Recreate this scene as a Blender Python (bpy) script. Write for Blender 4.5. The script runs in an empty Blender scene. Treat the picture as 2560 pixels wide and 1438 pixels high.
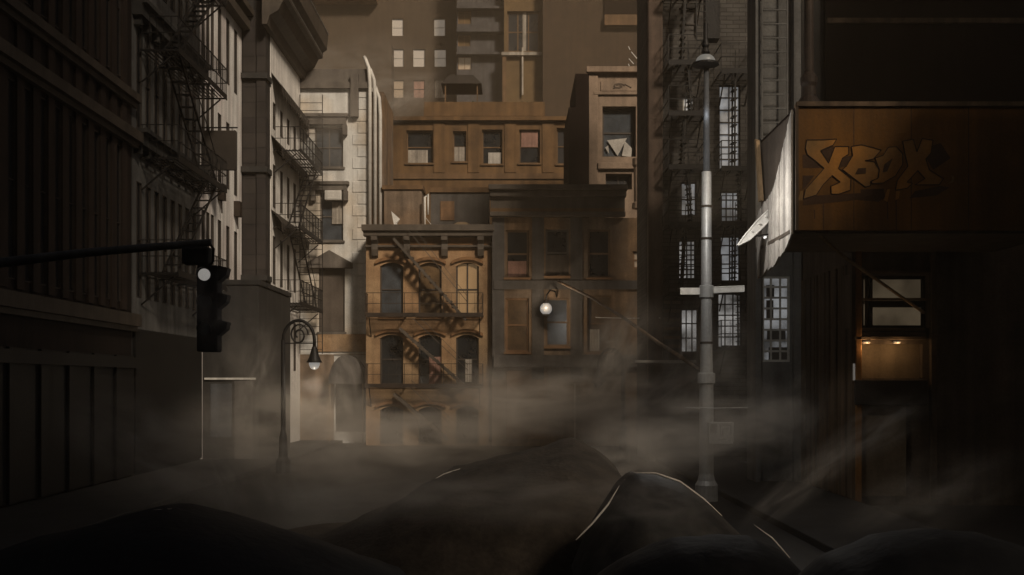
import bpy, bmesh, math, random
from mathutils import Vector, noise as mnoise
random.seed(7)
R = math.radians
SC = bpy.context.scene
COL = SC.collection
# ------------------------------------------------------------------ camera, world, sun, exposure
F, CXP, HOR, CAMZ = 2745.0, 1280.0, 960.0, 2.8          # focal length in photo pixels, principal column, horizon row
cd = bpy.data.cameras.new("camera"); cam = bpy.data.objects.new("camera", cd); COL.objects.link(cam)
cam.location = (0, 0, CAMZ); cam.rotation_euler = (R(90), 0, 0)
cd.sensor_width = 36; cd.lens = 36*F/2560; cd.shift_y = (HOR-719)/2560; cd.clip_end = 800; cd.clip_start = .1
SC.camera = cam
SUN_EL, SUN_AZ = 33.0, 150.6         # azimuth: compass direction the light comes FROM, clockwise from +Y
w = bpy.data.worlds.new("World"); SC.world = w; w.use_nodes = True
nt = w.node_tree; bg = nt.nodes["Background"]
sky = nt.nodes.new("ShaderNodeTexSky"); sky.sky_type = 'NISHITA'; sky.sun_disc = False
sky.sun_elevation = R(SUN_EL); sky.sun_rotation = R(SUN_AZ); sky.dust_density = 6; sky.air_density = 1.0; sky.ozone_density = 0.3
nt.links.new(sky.outputs[0], bg.inputs[0]); bg.inputs[1].default_value = 0.02
sl = bpy.data.lights.new("sun", 'SUN'); sl.energy = 3.8; sl.angle = R(10); sl.color = (1, .84, .66)
so = bpy.data.objects.new("sun", sl); COL.objects.link(so)
_a, _e = R(SUN_AZ), R(SUN_EL)
so.rotation_euler = Vector((-math.sin(_a)*math.cos(_e), -math.cos(_a)*math.cos(_e), -math.sin(_e))).to_track_quat('-Z', 'Y').to_euler()
SC.view_settings.view_transform = 'Standard'; SC.view_settings.look = 'None'
SC.view_settings.exposure = 0.0; SC.view_settings.gamma = 1
SC.render.engine = 'CYCLES'
SC.cycles.max_bounces = 6; SC.cycles.diffuse_bounces = 3; SC.cycles.volume_bounces = 1
SC.cycles.use_denoising = True; SC.cycles.sample_clamp_indirect = 3
# ------------------------------------------------------------------ helpers
def PX(px, Y): return (px-CXP)/F*Y
def PZ(py, Y): return CAMZ+(HOR-py)/F*Y
def at(px, py, Y): return Vector((PX(px, Y), Y, PZ(py, Y)))
def front(Y0): return lambda u, w, v: (u, Y0+w, v)       # faces the camera; w > 0 goes into the wall
def left(X0): return lambda u, w, v: (X0-w, u, v)        # faces +X
def right(X0): return lambda u, w, v: (X0+w, u, v)       # faces -X
ident = lambda u, w, v: (u, w, v)
def node_mat(name):
    m = bpy.data.materials.new(name); m.use_nodes = True
    return m, m.node_tree, m.node_tree.nodes["Principled BSDF"]
def mat(name, col, rough=.8, metal=0, var=.35, scale=1.2, streak=0.0, bump=.25, fine=18, spec=.3, planks=None, tint=None):
    """weathered surface: blotches, fine grain, rain streaks and bump from noise in world space"""
    m, t, b = node_mat(name); N, L = t.nodes, t.links
    geo = N.new("ShaderNodeNewGeometry")
    n1 = N.new("ShaderNodeTexNoise"); n1.inputs["Scale"].default_value = scale; n1.inputs["Detail"].default_value = 8; n1.inputs["Roughness"].default_value = .65
    L.new(geo.outputs["Position"], n1.inputs["Vector"])
    n2 = N.new("ShaderNodeTexNoise"); n2.inputs["Scale"].default_value = fine; n2.inputs["Detail"].default_value = 4
    L.new(geo.outputs["Position"], n2.inputs["Vector"])
    r1 = N.new("ShaderNodeMapRange"); r1.inputs[1].default_value = .3; r1.inputs[2].default_value = .7
    r1.inputs[3].default_value = 1-var; r1.inputs[4].default_value = 1+var*.6
    L.new(n1.outputs[0], r1.inputs[0])
    fac = r1.outputs[0]
    def mul(a, bsock):
        q = N.new("ShaderNodeMath"); q.operation = 'MULTIPLY'; L.new(a, q.inputs[0]); L.new(bsock, q.inputs[1]); return q.outputs[0]
    r2 = N.new("ShaderNodeMapRange"); r2.inputs[1].default_value = .3; r2.inputs[2].default_value = .7; r2.inputs[3].default_value = 1-var*.4; r2.inputs[4].default_value = 1+var*.3
    L.new(n2.outputs[0], r2.inputs[0]); fac = mul(fac, r2.outputs[0])
    if streak:
        mp = N.new("ShaderNodeMapping"); mp.inputs["Scale"].default_value = (3.2, 3.2, .16)
        L.new(geo.outputs["Position"], mp.inputs[0])
        n3 = N.new("ShaderNodeTexNoise"); n3.inputs["Scale"].default_value = 1; n3.inputs["Detail"].default_value = 6
        L.new(mp.outputs[0], n3.inputs["Vector"])
        r3 = N.new("ShaderNodeMapRange"); r3.inputs[1].default_value = .38; r3.inputs[2].default_value = .62; r3.inputs[3].default_value = 1-streak; r3.inputs[4].default_value = 1
        L.new(n3.outputs[0], r3.inputs[0]); fac = mul(fac, r3.outputs[0])
    mix = N.new("ShaderNodeVectorMath"); mix.operation = 'SCALE'
    if tint:
        mx = N.new("ShaderNodeMix"); mx.data_type = 'RGBA'; mx.inputs[6].default_value = (*col, 1); mx.inputs[7].default_value = (*tint, 1)
        n4 = N.new("ShaderNodeTexNoise"); n4.inputs["Scale"].default_value = .45; n4.inputs["Detail"].default_value = 5
        L.new(geo.outputs["Position"], n4.inputs["Vector"])
        r4 = N.new("ShaderNodeMapRange"); r4.inputs[1].default_value = .42; r4.inputs[2].default_value = .6; L.new(n4.outputs[0], r4.inputs[0])
        L.new(r4.outputs[0], mx.inputs[0]); L.new(mx.outputs[2], mix.inputs[0])
    else: mix.inputs[0].default_value = col
    L.new(fac, mix.inputs["Scale"]); L.new(mix.outputs[0], b.inputs["Base Color"])
    b.inputs["Roughness"].default_value = rough; b.inputs["Metallic"].default_value = metal
    b.inputs["Specular IOR Level"].default_value = spec
    if bump:
        bp = N.new("ShaderNodeBump"); bp.inputs["Strength"].default_value = bump; bp.inputs["Distance"].default_value = .02
        L.new(n2.outputs[0], bp.inputs["Height"]); L.new(bp.outputs[0], b.inputs["Normal"])
    return m
def brick(name, c1, c2, mortar, axis='x', bw=.23, bh=.075, rough=.9, var=.4, ms=.012):
    m, t, b = node_mat(name); N, L = t.nodes, t.links
    geo = N.new("ShaderNodeNewGeometry"); sp = N.new("ShaderNodeSeparateXYZ"); cb = N.new("ShaderNodeCombineXYZ")
    L.new(geo.outputs["Position"], sp.inputs[0]); L.new(sp.outputs[0 if axis == 'x' else 1], cb.inputs[0]); L.new(sp.outputs[2], cb.inputs[1])
    br = N.new("ShaderNodeTexBrick"); br.inputs["Scale"].default_value = 1; br.inputs["Brick Width"].default_value = bw; br.inputs["Row Height"].default_value = bh
    br.inputs["Mortar Size"].default_value = ms; br.inputs["Color1"].default_value = (*c1, 1); br.inputs["Color2"].default_value = (*c2, 1); br.inputs["Mortar"].default_value = (*mortar, 1)
    L.new(cb.outputs[0], br.inputs["Vector"])
    n = N.new("ShaderNodeTexNoise"); n.inputs["Scale"].default_value = .9; n.inputs["Detail"].default_value = 8; L.new(geo.outputs["Position"], n.inputs["Vector"])
    r = N.new("ShaderNodeMapRange"); r.inputs[1].default_value = .3; r.inputs[2].default_value = .7; r.inputs[3].default_value = 1-var; r.inputs[4].default_value = 1+var*.5; L.new(n.outputs[0], r.inputs[0])
    s = N.new("ShaderNodeVectorMath"); s.operation = 'SCALE'; L.new(br.outputs[0], s.inputs[0]); L.new(r.outputs[0], s.inputs["Scale"]); L.new(s.outputs[0], b.inputs["Base Color"])
    b.inputs["Roughness"].default_value = rough; b.inputs["Specular IOR Level"].default_value = .2
    bp = N.new("ShaderNodeBump"); bp.inputs["Strength"].default_value = .5; bp.inputs["Distance"].default_value = .01
    L.new(br.outputs["Fac"], bp.inputs["Height"]); bp.invert = True; L.new(bp.outputs[0], b.inputs["Normal"])
    return m
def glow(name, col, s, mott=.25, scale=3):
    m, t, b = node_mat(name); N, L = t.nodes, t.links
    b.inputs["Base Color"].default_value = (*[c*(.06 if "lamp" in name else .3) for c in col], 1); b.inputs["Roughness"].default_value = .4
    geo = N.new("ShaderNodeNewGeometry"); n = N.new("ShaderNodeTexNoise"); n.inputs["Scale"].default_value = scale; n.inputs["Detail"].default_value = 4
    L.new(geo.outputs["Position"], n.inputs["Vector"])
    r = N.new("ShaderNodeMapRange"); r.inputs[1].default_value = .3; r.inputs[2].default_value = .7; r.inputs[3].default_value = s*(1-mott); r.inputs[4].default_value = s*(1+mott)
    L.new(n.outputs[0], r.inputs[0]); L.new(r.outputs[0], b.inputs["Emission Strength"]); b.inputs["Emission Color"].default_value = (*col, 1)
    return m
def glass(name, col, rough=.15):
    m = mat(name, col, rough, var=.5, scale=1.5, bump=.05, spec=.5); return m
def asphalt(name, col, crack):
    m = mat(name, col, .55, var=.6, scale=.5, fine=40, bump=.6, spec=.35); t = m.node_tree; N, L = t.nodes, t.links; b = N["Principled BSDF"]
    src = b.inputs["Base Color"].links[0].from_socket; geo = N.new("ShaderNodeNewGeometry")
    n = N.new("ShaderNodeTexNoise"); n.inputs["Scale"].default_value = 1.5; L.new(geo.outputs["Position"], n.inputs["Vector"])
    ad = N.new("ShaderNodeVectorMath"); ad.operation = 'MULTIPLY_ADD'; ad.inputs[1].default_value = (.6, .6, .6); L.new(n.outputs["Color"], ad.inputs[0]); L.new(geo.outputs["Position"], ad.inputs[2])
    v = N.new("ShaderNodeTexVoronoi"); v.feature = 'DISTANCE_TO_EDGE'; v.inputs["Scale"].default_value = .45; L.new(ad.outputs[0], v.inputs["Vector"])
    r = N.new("ShaderNodeMapRange"); r.inputs[1].default_value = 0; r.inputs[2].default_value = .03; r.inputs[3].default_value = 1; r.inputs[4].default_value = 0; L.new(v.outputs[0], r.inputs[0])
    mx = N.new("ShaderNodeMix"); mx.data_type = 'RGBA'; L.new(r.outputs[0], mx.inputs[0]); L.new(src, mx.inputs[6]); mx.inputs[7].default_value = (*crack, 1); L.new(mx.outputs[2], b.inputs["Base Color"]); return m
M = dict(
 soot=mat("dark_brown", (.020, .012, .008), streak=.4), darkbrown2=mat("dark_brown_pilaster", (.042, .027, .019), streak=.4),  # even dark browns, the wall one close to black
 greystone=mat("grey_stone", (.13, .127, .12), streak=.35), greydark=mat("dark_grey_stone", (.05, .047, .043), streak=.4),
 white=mat("white_stucco", (.78, .76, .73), var=.28, scale=.4, streak=.3, tint=(.66, .60, .57)),
 panel=mat("pale_stucco", (.72, .69, .65), var=.2, streak=.2),
 pier=brick("pier_masonry", (.036, .031, .028), (.028, .024, .023), (.02, .018, .017), 'x', 1.3, .62, ms=.02), annex=mat("annex_render", (.03, .028, .026), streak=.4),
 bluewall=mat("bluish_render", (.07, .075, .082), streak=.4),
 pale=mat("pale_plaster", (.60, .60, .58), var=.28, scale=.7, streak=.3, tint=(.52, .46, .38)), paledark=mat("grey_trim", (.12, .105, .09), streak=.3),
 ochre=mat("ochre_plaster", (.30, .18, .092), var=.5, scale=.9, streak=.22, tint=(.30, .20, .11)), ochretrim=mat("ochre_trim", (.20, .105, .045), streak=.3),
 corn=mat("cornice_paint", (.075, .06, .046), streak=.3, rough=.6), brown=mat("brown_render", (.19, .14, .10), var=.45, streak=.4, tint=(.21, .13, .07)),
 brownpatch=mat("rust_brown_render", (.20, .115, .06), var=.5, streak=.3), bluegrey=mat("blue_grey_paint", (.085, .078, .072), streak=.3),
 tan=mat("tan_render", (.135, .075, .030), var=.35, streak=.3, tint=(.12, .066, .026)), tantrim=mat("tan_trim", (.13, .075, .035), streak=.3),
 far=mat("far_grey_wall", (.062, .044, .028), var=.2, streak=.2), farblue=mat("far_blue_wall", (.068, .064, .064), var=.4, streak=.3), farbrown=mat("far_brown_wall", (.045, .027, .014), var=.3, streak=.2),
 fartan=mat("far_tan_wall", (.105, .066, .028), var=.3), stone=mat("pale_stone", (.24, .175, .125), var=.3, streak=.25), stonetrim=mat("dark_stone_trim", (.14, .105, .08), streak=.3),  # last one is a darker stone tone for the scroll
 dbrick=brick("dark_brick", (.088, .082, .074), (.06, .055, .05), (.03, .028, .026), 'x', .46, .15), rustpier=mat("brown_pier_paint", (.11, .075, .055), streak=.4),
 iron=mat("black_iron", (.012, .011, .0105), .55, .3, var=.5, spec=.3), ironrust=mat("rusty_iron", (.03, .02, .014), .7, .2, var=.6),
 steel=mat("galvanised_steel", (.40, .40, .39), .45, .25, var=.25, streak=.3), whitemetal=mat("white_metal", (.6, .58, .54), .5, 0, var=.25, streak=.25),
 board=mat("weathered_boards", (.42, .385, .345), var=.3, streak=.55, scale=2.5), boardedge=mat("raw_wood", (.26, .17, .09), streak=.4),
 orange=mat("orange_board", (.19, .078, .008), var=.3, streak=.3, scale=.8, tint=(.14, .060, .008)), letter=mat("graffiti_fill", (.42, .18, .03), var=.25, streak=.2, tint=(.20, .12, .045)),
 ink=mat("graffiti_outline", (.022, .010, .005), var=.3), inkshade=mat("graffiti_shadow", (.055, .024, .008), var=.4),
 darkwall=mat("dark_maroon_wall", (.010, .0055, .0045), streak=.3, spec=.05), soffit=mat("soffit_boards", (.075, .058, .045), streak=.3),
 plank=mat("brown_planks", (.13, .085, .05), var=.4, streak=.6), orangepost=mat("orange_post", (.26, .115, .03), streak=.4),
 shop=mat("shop_panel", (.17, .12, .07), var=.3, streak=.2), shopdark=mat("shop_dark", (.035, .028, .022)), shoptrim=mat("shop_lintel", (.17, .11, .065), streak=.3),
 asphalt=asphalt("dark_asphalt", (.014, .013, .012), (.004, .004, .004)), walk=mat("sidewalk_concrete", (.03, .028, .026), var=.35),  # road in one even, very dark asphalt tone
 tarp=mat("dark_tarpaulin", (.010, .0095, .009), .7, var=.4, scale=2, fine=7, bump=.6, spec=.2), edgelight=mat("pale_edge_highlight", (.62, .57, .5), .45), tarppale=mat("grey_tarpaulin", (.034, .031, .027), .6, var=.6, scale=2, fine=7, bump=.6, spec=.25),  # the pale one puts edge highlights on the heaps into colour
 earth=mat("dark_earth", (.042, .033, .024), .95, var=.5, scale=3, fine=14, bump=1),
 glassd=glass("dark_glass", (.018, .020, .022)), glassb=glass("blue_grey_glass", (.055, .062, .07)), glassw=glass("warm_brown_glass", (.10, .062, .03), .3),
 glassp=glass("dusty_pale_glass", (.30, .28, .25), .5), shutter=mat("dark_window_void", (.008, .008, .009), .6), door=mat("brown_shutter", (.085, .068, .055), streak=.3),
 curtain=mat("pale_curtain", (.38, .34, .29), streak=.5), curtainr=mat("rose_curtain", (.30, .17, .13), streak=.3), cloth=mat("grey_cloth", (.34, .32, .29)),
 shopwall=mat("brown_shop_wall", (.13, .09, .058), var=.4, streak=.4), shadebase=mat("shaded_base", (.010, .009, .008), .6),  # left wall bases near black: the deep shade there is put into the colour
 lit=glow("lit_window", (1, .87, .72), .135, .10, .5), litd=glow("dim_lit_window", (1, .78, .55), .05, .4), litw=glow("warm_lit_pane", (1, .66, .34), .055, .35),
 cool=glow('cool_glow_pane', (.95, .97, 1), .13, .9, 1.4), coolw=glow('cool_lit_window', (1, .97, .93), .19, .85, 1.6),
 fitting=glow('dim_light_fitting', (1, .8, .55), .10, .2), litshop=glow('dim_shop_pane', (1, .76, .48), .042, .6, 1.2),
 bulb=glow("lamp_glass", (1, .95, .88), .24, .03), bulbd=glow("dim_lamp_glass", (1, .96, .86), .13, .05), signlit=glow("lit_sign", (1, .92, .82), .15, .2), floodl=glow("flood_lens", (1, .97, .92), 1.2, .1),
 leaf=mat("dark_leaf", (.035, .045, .02), var=.5), greenframe=mat("dark_green_paint", (.03, .035, .03)),
 frame=mat("dark_frame", (.04, .032, .026), .6), framet=mat("tan_frame", (.18, .10, .05), .6), framep=mat("pale_frame", (.42, .40, .36), .6), frameo=mat("orange_brown_frame", (.14, .09, .052), .6),
)
ORG = {}
class MB:
    def __init__(s): s.v = []; s.f = []
    def quad(s, *p):
        n = len(s.v); s.v += [tuple(q) for q in p]; s.f.append(tuple(range(n, n+len(p)))); return s
    def box(s, u0, u1, w0, w1, v0, v1, tf=ident):
        n = len(s.v)
        s.v += [tf(u, ww, v) for v in (v0, v1) for ww in (w0, w1) for u in (u0, u1)]
        for q in ((0, 1, 3, 2), (4, 6, 7, 5), (0, 4, 5, 1), (2, 3, 7, 6), (0, 2, 6, 4), (1, 5, 7, 3)): s.f.append(tuple(n+i for i in q))
        return s
    def prism(s, poly, w0, w1, tf=ident):
        n = len(s.v); k = len(poly)
        s.v += [tf(u, w0, v) for u, v in poly]+[tf(u, w1, v) for u, v in poly]
        s.f.append(tuple(range(n, n+k))); s.f.append(tuple(range(n+2*k-1, n+k-1, -1)))
        for i in range(k): j = (i+1) % k; s.f.append((n+i, n+k+i, n+k+j, n+j))
        return s
    def tube(s, pts, r, n=8, cap=True):
        pts = [Vector(p) for p in pts]; rs = r if isinstance(r, (list, tuple)) else [r]*len(pts); base = len(s.v); prev = None
        for i, p in enumerate(pts):
            d = (pts[min(i+1, len(pts)-1)]-pts[max(i-1, 0)]).normalized()
            a = prev if prev is not None else (Vector((0, 0, 1)) if abs(d.z) < .9 else Vector((1, 0, 0)))
            x = (a-d*a.dot(d)).normalized(); y = d.cross(x); prev = x
            for k in range(n):
                t = 2*math.pi*(k+.5)/n; s.v.append(tuple(p+(x*math.cos(t)+y*math.sin(t))*rs[i]))
        for i in range(len(pts)-1):
            for k in range(n):
                a = base+i*n+k; b = base+i*n+(k+1) % n; s.f.append((a, b, b+n, a+n))
        if cap:
            s.f.append(tuple(base+k for k in reversed(range(n)))); e = base+(len(pts)-1)*n; s.f.append(tuple(e+k for k in range(n)))
        return s
    def bar(s, p, q, r): return s.tube([p, q], r, 4)
    def lathe(s, prof, c, n=16):
        base = len(s.v); c = Vector(c)
        for r, z in prof:
            for k in range(n):
                t = 2*math.pi*k/n; s.v.append((c.x+r*math.cos(t), c.y+r*math.sin(t), c.z+z))
        for i in range(len(prof)-1):
            for k in range(n):
                a = base+i*n+k; b = base+i*n+(k+1) % n; s.f.append((a, b, b+n, a+n))
        s.f.append(tuple(base+k for k in range(n))); e = base+(len(prof)-1)*n; s.f.append(tuple(e+k for k in range(n)))
        return s
    def build(s, name, m, parent=None, smooth=False, bevel=0, loc=None):
        me = bpy.data.meshes.new(name); o = bpy.data.objects.new(name, me); COL.objects.link(o)
        org = ORG[parent.name] if parent else Vector(loc or (0, 0, 0))
        me.from_pydata([tuple(Vector(p)-org) for p in s.v], [], s.f)
        bm = bmesh.new(); bm.from_mesh(me); bmesh.ops.recalc_face_normals(bm, faces=bm.faces); bm.to_mesh(me); bm.free()
        me.materials.append(M[m] if isinstance(m, str) else m)
        if parent: o.parent = parent
        else: o.location = org
        ORG[o.name] = org
        if smooth:
            for p in me.polygons: p.use_smooth = True
        if bevel:
            b = o.modifiers.new("bevel", 'BEVEL'); b.width = bevel; b.segments = 2; b.limit_method = 'ANGLE'
        return o
def thing(name, label, cat, loc, group=None):
    o = bpy.data.objects.new(name, None); COL.objects.link(o); o.location = loc; o.empty_display_size = .3
    ORG[o.name] = Vector(loc); o['label'] = label; o['category'] = cat
    if group: o['group'] = group
    return o
def tag(o, label, cat, group=None):
    o['label'] = label; o['category'] = cat
    if group: o['group'] = group
    return o
def struct(o): o['kind'] = 'structure'; return o
def wall(mb, u0, u1, v0, v1, holes, tf, depth=.28, body=6.0, arches=()):
    """a wall face with real openings (reveals included) and the building's body behind it"""
    us = sorted({u0, u1}|{h[0] for h in holes}|{h[1] for h in holes}); vs = sorted({v0, v1}|{h[2] for h in holes}|{h[3] for h in holes})
    us = [u for u in us if u0 <= u <= u1]; vs = [v for v in vs if v0 <= v <= v1]
    for i in range(len(us)-1):
        for j in range(len(vs)-1):
            cu, cv = (us[i]+us[i+1])/2, (vs[j]+vs[j+1])/2
            if not any(h[0] < cu < h[1] and h[2] < cv < h[3] for h in holes):
                mb.quad(tf(us[i], 0, vs[j]), tf(us[i+1], 0, vs[j]), tf(us[i+1], 0, vs[j+1]), tf(us[i], 0, vs[j+1]))
    for a, b, c, d in holes:
        mb.quad(tf(a, 0, c), tf(a, depth, c), tf(a, depth, d), tf(a, 0, d)); mb.quad(tf(b, 0, c), tf(b, depth, c), tf(b, depth, d), tf(b, 0, d))
        mb.quad(tf(a, 0, c), tf(b, 0, c), tf(b, depth, c), tf(a, depth, c)); mb.quad(tf(a, 0, d), tf(b, 0, d), tf(b, depth, d), tf(a, depth, d))
    for u in (u0, u1): mb.quad(tf(u, 0, v0), tf(u, depth, v0), tf(u, depth, v1), tf(u, 0, v1))
    for v in (v0, v1): mb.quad(tf(u0, 0, v), tf(u1, 0, v), tf(u1, depth, v), tf(u0, depth, v))
    mb.box(u0, u1, depth+.002, body, v0, v1, tf)
    for (a, b, c, d, rise) in arches:
        n = 10; um = (a+b)/2; pts = [(a, d-.001), (b, d-.001), (b, d-rise)]
        for k in range(1, n): t = k/n; u = b+(a-b)*t; pts.append((u, d-.03-(rise-.03)*((2*t-1)**2)))
        pts.append((a, d-rise)); mb.prism(pts, .004, depth-.004, tf)
    return mb
def win(parent, tf, u0, u1, v0, v1, pane='glassd', fr='frame', depth=.2, bars=(1, 1), fw=.06, sill=None, label=None, arch=0, curtain=None, name='window'):
    fb = MB(); d0, d1 = depth-.07, depth; e = .003
    a, b, c, d = u0+e, u1-e, v0+e, v1-e
    fb.box(a, a+fw, d0, d1, c, d, tf).box(b-fw, b, d0, d1, c, d, tf).box(a+fw, b-fw, d0, d1, c, c+fw, tf).box(a+fw, b-fw, d0, d1, d-fw, d, tf)
    bw = fw*.45
    for i in range(bars[0]):
        u = a+(b-a)*(i+1)/(bars[0]+1); fb.box(u-bw, u+bw, d0+.02, d1-.015, c+fw, d-fw, tf)
    for j in range(bars[1]):
        v = c+(d-c)*(j+1)/(bars[1]+1); fb.box(a+fw, b-fw, d0+.01, d1-.017, v-bw, v+bw, tf)
    w_ = fb.build(name, fr, parent)
    if label: w_['label'] = label
    MB().box(a+fw*.5, b-fw*.5, d1-.012, d1-.004, c+fw*.5, d-fw*.5, tf).build('pane', pane, w_)
    if sill: MB().box(u0-.08, u1+.08, -.10, depth-.075, v0-.10, v0-.002, tf).build('sill', sill, w_)
    if curtain:
        cm, x0, x1, y0, y1 = curtain; k = MB(); U0, U1 = a+(b-a)*x0, a+(b-a)*x1; V0, V1 = c+(d-c)*y0, c+(d-c)*y1; n = 7
        for i in range(n):
            p, q = U0+(U1-U0)*i/n, U0+(U1-U0)*(i+1)/n; z = .012*(i % 2)
            k.quad(tf(p, d0-.012-z, V0), tf(q, d0-.024+z, V0), tf(q, d0-.024+z, V1), tf(p, d0-.012-z, V1))
        k.build('curtain', cm, w_)
    return w_
def hood(mb, u0, u1, v, rise, thick, tf, out=.16, n=10):
    """curved window hood"""
    pts = []
    for k in range(n+1): t = k/n; pts.append((u0+(u1-u0)*t, v+rise*(1-(2*t-1)**2)))
    low = [(u, vv-thick) for u, vv in reversed(pts)]
    mb.prism(pts+low, -out, -.002, tf)
def fire_escape(label, tf, u0, u1, levels, out=1.1, mt='iron', stairs=True, loc=None, ladder=None, ends=True, flip=False, slats=9, balus=.14, group='iron fire escapes'):
    um = (u0+u1)/2; t = thing('fire_escape', label, 'fire escape', loc or tf(um, -out/2, levels[0]), group)
    for i, z in enumerate(levels):
        p = MB()
        for k in range(slats): wv = -.06-(out-.12)*k/(slats-1); p.bar(tf(u0, wv, z), tf(u1, wv, z), .022)
        for k in range(4): u = u0+(u1-u0)*k/3; p.bar(tf(u, -.02, z-.05), tf(u, -out, z-.05), .035)
        p.box(u0, u1, -out-.02, -out, z-.12, z+.06, tf)
        p.build('platform', mt, t)
        r = MB(); h = .95
        for hh in (h, h*.5): r.bar(tf(u0, -out, z+hh), tf(u1, -out, z+hh), .02)
        n = max(3, int((u1-u0)/balus))
        for k in range(n+1): u = u0+(u1-u0)*k/n; r.bar(tf(u, -out, z), tf(u, -out, z+h), .009 if k % 5 else .02)
        if ends:
            for u in (u0, u1):
                for hh in (h, h*.5): r.bar(tf(u, -.02, z+hh), tf(u, -out, z+hh), .018)
                for k in range(6): wv = -.1-(out-.1)*k/5; r.bar(tf(u, wv, z), tf(u, wv, z+h), .011)
        r.build('railing', mt, t)
        for u in (u0+.15, u1-.15): MB().bar(tf(u, -.02, z-.95), tf(u, -out*.85, z-.12), .03).build('bracket', mt, t)
        if stairs and i+1 < len(levels):
            z2 = levels[i+1]; s = MB(); a_, b_ = (u0+.5, u1-.7) if (i % 2 == 0) != flip else (u1-.5, u0+.7)
            for wv in (-out*.45, -out*.85): s.bar(tf(a_, wv, z), tf(b_, wv, z2), .04)
            nn = 11
            for k in range(1, nn): q = k/nn; u = a_+(b_-a_)*q; v = z+(z2-z)*q; s.box(u-.09, u+.09, -out*.83, -out*.47, v-.012, v+.012, tf)
            s.bar(tf(a_, -out*.85, z+.85), tf(b_, -out*.85, z2+.75), .018)
            for q in (.15, .5, .85): u = a_+(b_-a_)*q; v = z+(z2-z)*q; s.bar(tf(u, -out*.85, v), tf(u, -out*.85, v+.82), .014)
            s.build('stair', mt, t)
    if ladder:
        lu, lw0, lw1, z0, z1, along = ladder; l = MB()
        A = (lambda ww, z: tf(lu, ww, z)) if along == 'w' else (lambda ww, z: tf(ww, lu, z))
        for ww in (lw0, lw1): l.bar(A(ww, z0), A(ww, z1), .026)
        n = int((z1-z0)/.36)
        for k in range(n): z = z0+.2+k*.36; l.bar(A(lw0, z), A(lw1, z), .018)
        l.build('ladder', mt, t)
    return t
# ------------------------------------------------------------------ ground
struct(tag(MB().quad((-300, -120, 0), (300, -120, 0), (300, 420, 0), (-300, 420, 0)).build('road', 'asphalt'), 'dark cracked asphalt road under the mist', 'road'))
struct(tag(MB().box(-11.0, -8.0, -8, 51.9, -.05, .14).build('sidewalk', 'walk', bevel=.02), 'dark kerbed sidewalk along the left buildings', 'sidewalk'))
struct(tag(MB().box(5.2, 7.85, -8, 39.9, -.05, .14).build('sidewalk', 'walk', bevel=.02), 'dark kerbed sidewalk along the shop at right', 'sidewalk'))
# ------------------------------------------------------------------ left row of buildings (walls face +X)
tf = left(-11.0)
b = thing('brick_building', 'dark brown building with rows of tall narrow windows at the far left', 'building', (-14, 26, 0))
holes = []
Y = 20.6
ws = []
while Y < 31.2:
    for (a, c) in ((5.1, 9.5), (11.4, 15.2), (17.2, 21.0)): ws.append((Y, Y+.40, a, c))
    Y += .82
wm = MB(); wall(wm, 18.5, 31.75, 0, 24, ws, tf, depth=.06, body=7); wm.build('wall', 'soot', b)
for k in range(14): MB().box(20.16+k*.82, 20.54+k*.82, -.07, -.003, 4.9, 22, tf).build('pilaster', 'darkbrown2', b)
for h in ws: win(b, tf, *h, pane='shutter', bars=(0, 1), fw=.03, depth=.05)
for z, hh, o in ((9.75, .28, .35), (10.9, .22, .30), (16.3, .3, .35), (4.45, .35, .3)): MB().box(18.5, 31.75, -o, -.074, z, z+hh, tf).box(18.5, 31.75, -o*.6, -.074, z-.14, z+.001, tf).build('belt_cornice', 'corn', b)
MB().box(19, 31.6, -.12, -.004, .2, 3.6, tf).build('base', 'shadebase', b)
for k in range(7): MB().box(20.4+k*1.6, 20.75+k*1.6, -.2, -.125, .2, 3.6, tf).build('base_pilaster', 'shadebase', b)
MB().box(19, 31.6, -.3, -.125, 3.25, 3.55, tf).build('base_lintel', 'shadebase', b)
b = thing('stone_building', 'grey building with tall striped windows behind the left fire escape', 'building', (-14, 35, 0))
ws = []
for (a, c) in ((5.35, 8.75), (10.15, 13.35), (14.9, 18.1)):
    for k in range(8): ws.append((32.15+k*.80, 32.57+k*.80, a, c))
wm = MB(); wall(wm, 31.76, 38.68, 0, 22, ws, tf, depth=.06, body=7); wm.build('wall', 'greystone', b)
for i, h in enumerate(ws): win(b, tf, *h, pane='shutter', bars=(0, 1), fw=.025, depth=.05)
for z in (9.75, 13.5, 18.3):
    cm = MB().box(31.76, 38.68, -.3, -.004, z, z+.34, tf).box(31.76, 38.68, -.45, -.004, z+.339, z+.46, tf)
    for k in range(9): cm.box(31.9+k*.8, 32.05+k*.8, -.22, -.004, z-.25, z+.001, tf)
    cm.build('window_cornice', 'greydark', b)
MB().box(31.8, 38.6, -.1, -.004, .2, 4.4, tf).build('base', 'shadebase', b)
fire_escape('iron fire escape with railed platforms on the grey striped building at left', tf, 32.4, 37.9, [6.1, 9.5, 12.7, 15.9], out=1.15, loc=(-10.5, 35, 6))
b = thing('stucco_building', 'bare white stucco wall with thin black window slits beside the dark pier', 'building', (-14, 41.6, 0))
ws = []
for (a, c) in ((14.45, 16.95), (10.4, 12.95), (6.9, 8.95)):
    for k, y in enumerate((41.05, 42.25, 43.45)): ws.append((y, y+.42, a-.05*k, c-.05*k))
for (a, c) in ((14.3, 16.9), (9.8, 13.6), (6.2, 9.0)):
    for y in (38.9, 39.5, 40.1): ws.append((y, y+.34, a, c))
wm = MB(); wall(wm, 38.69, 44.66, 0, 17.75, ws, tf, depth=.06, body=7); wm.build('wall', 'white', b)
for h in ws: win(b, tf, *h, pane='shutter', bars=(0, 0), fw=.015, depth=.05)
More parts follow.
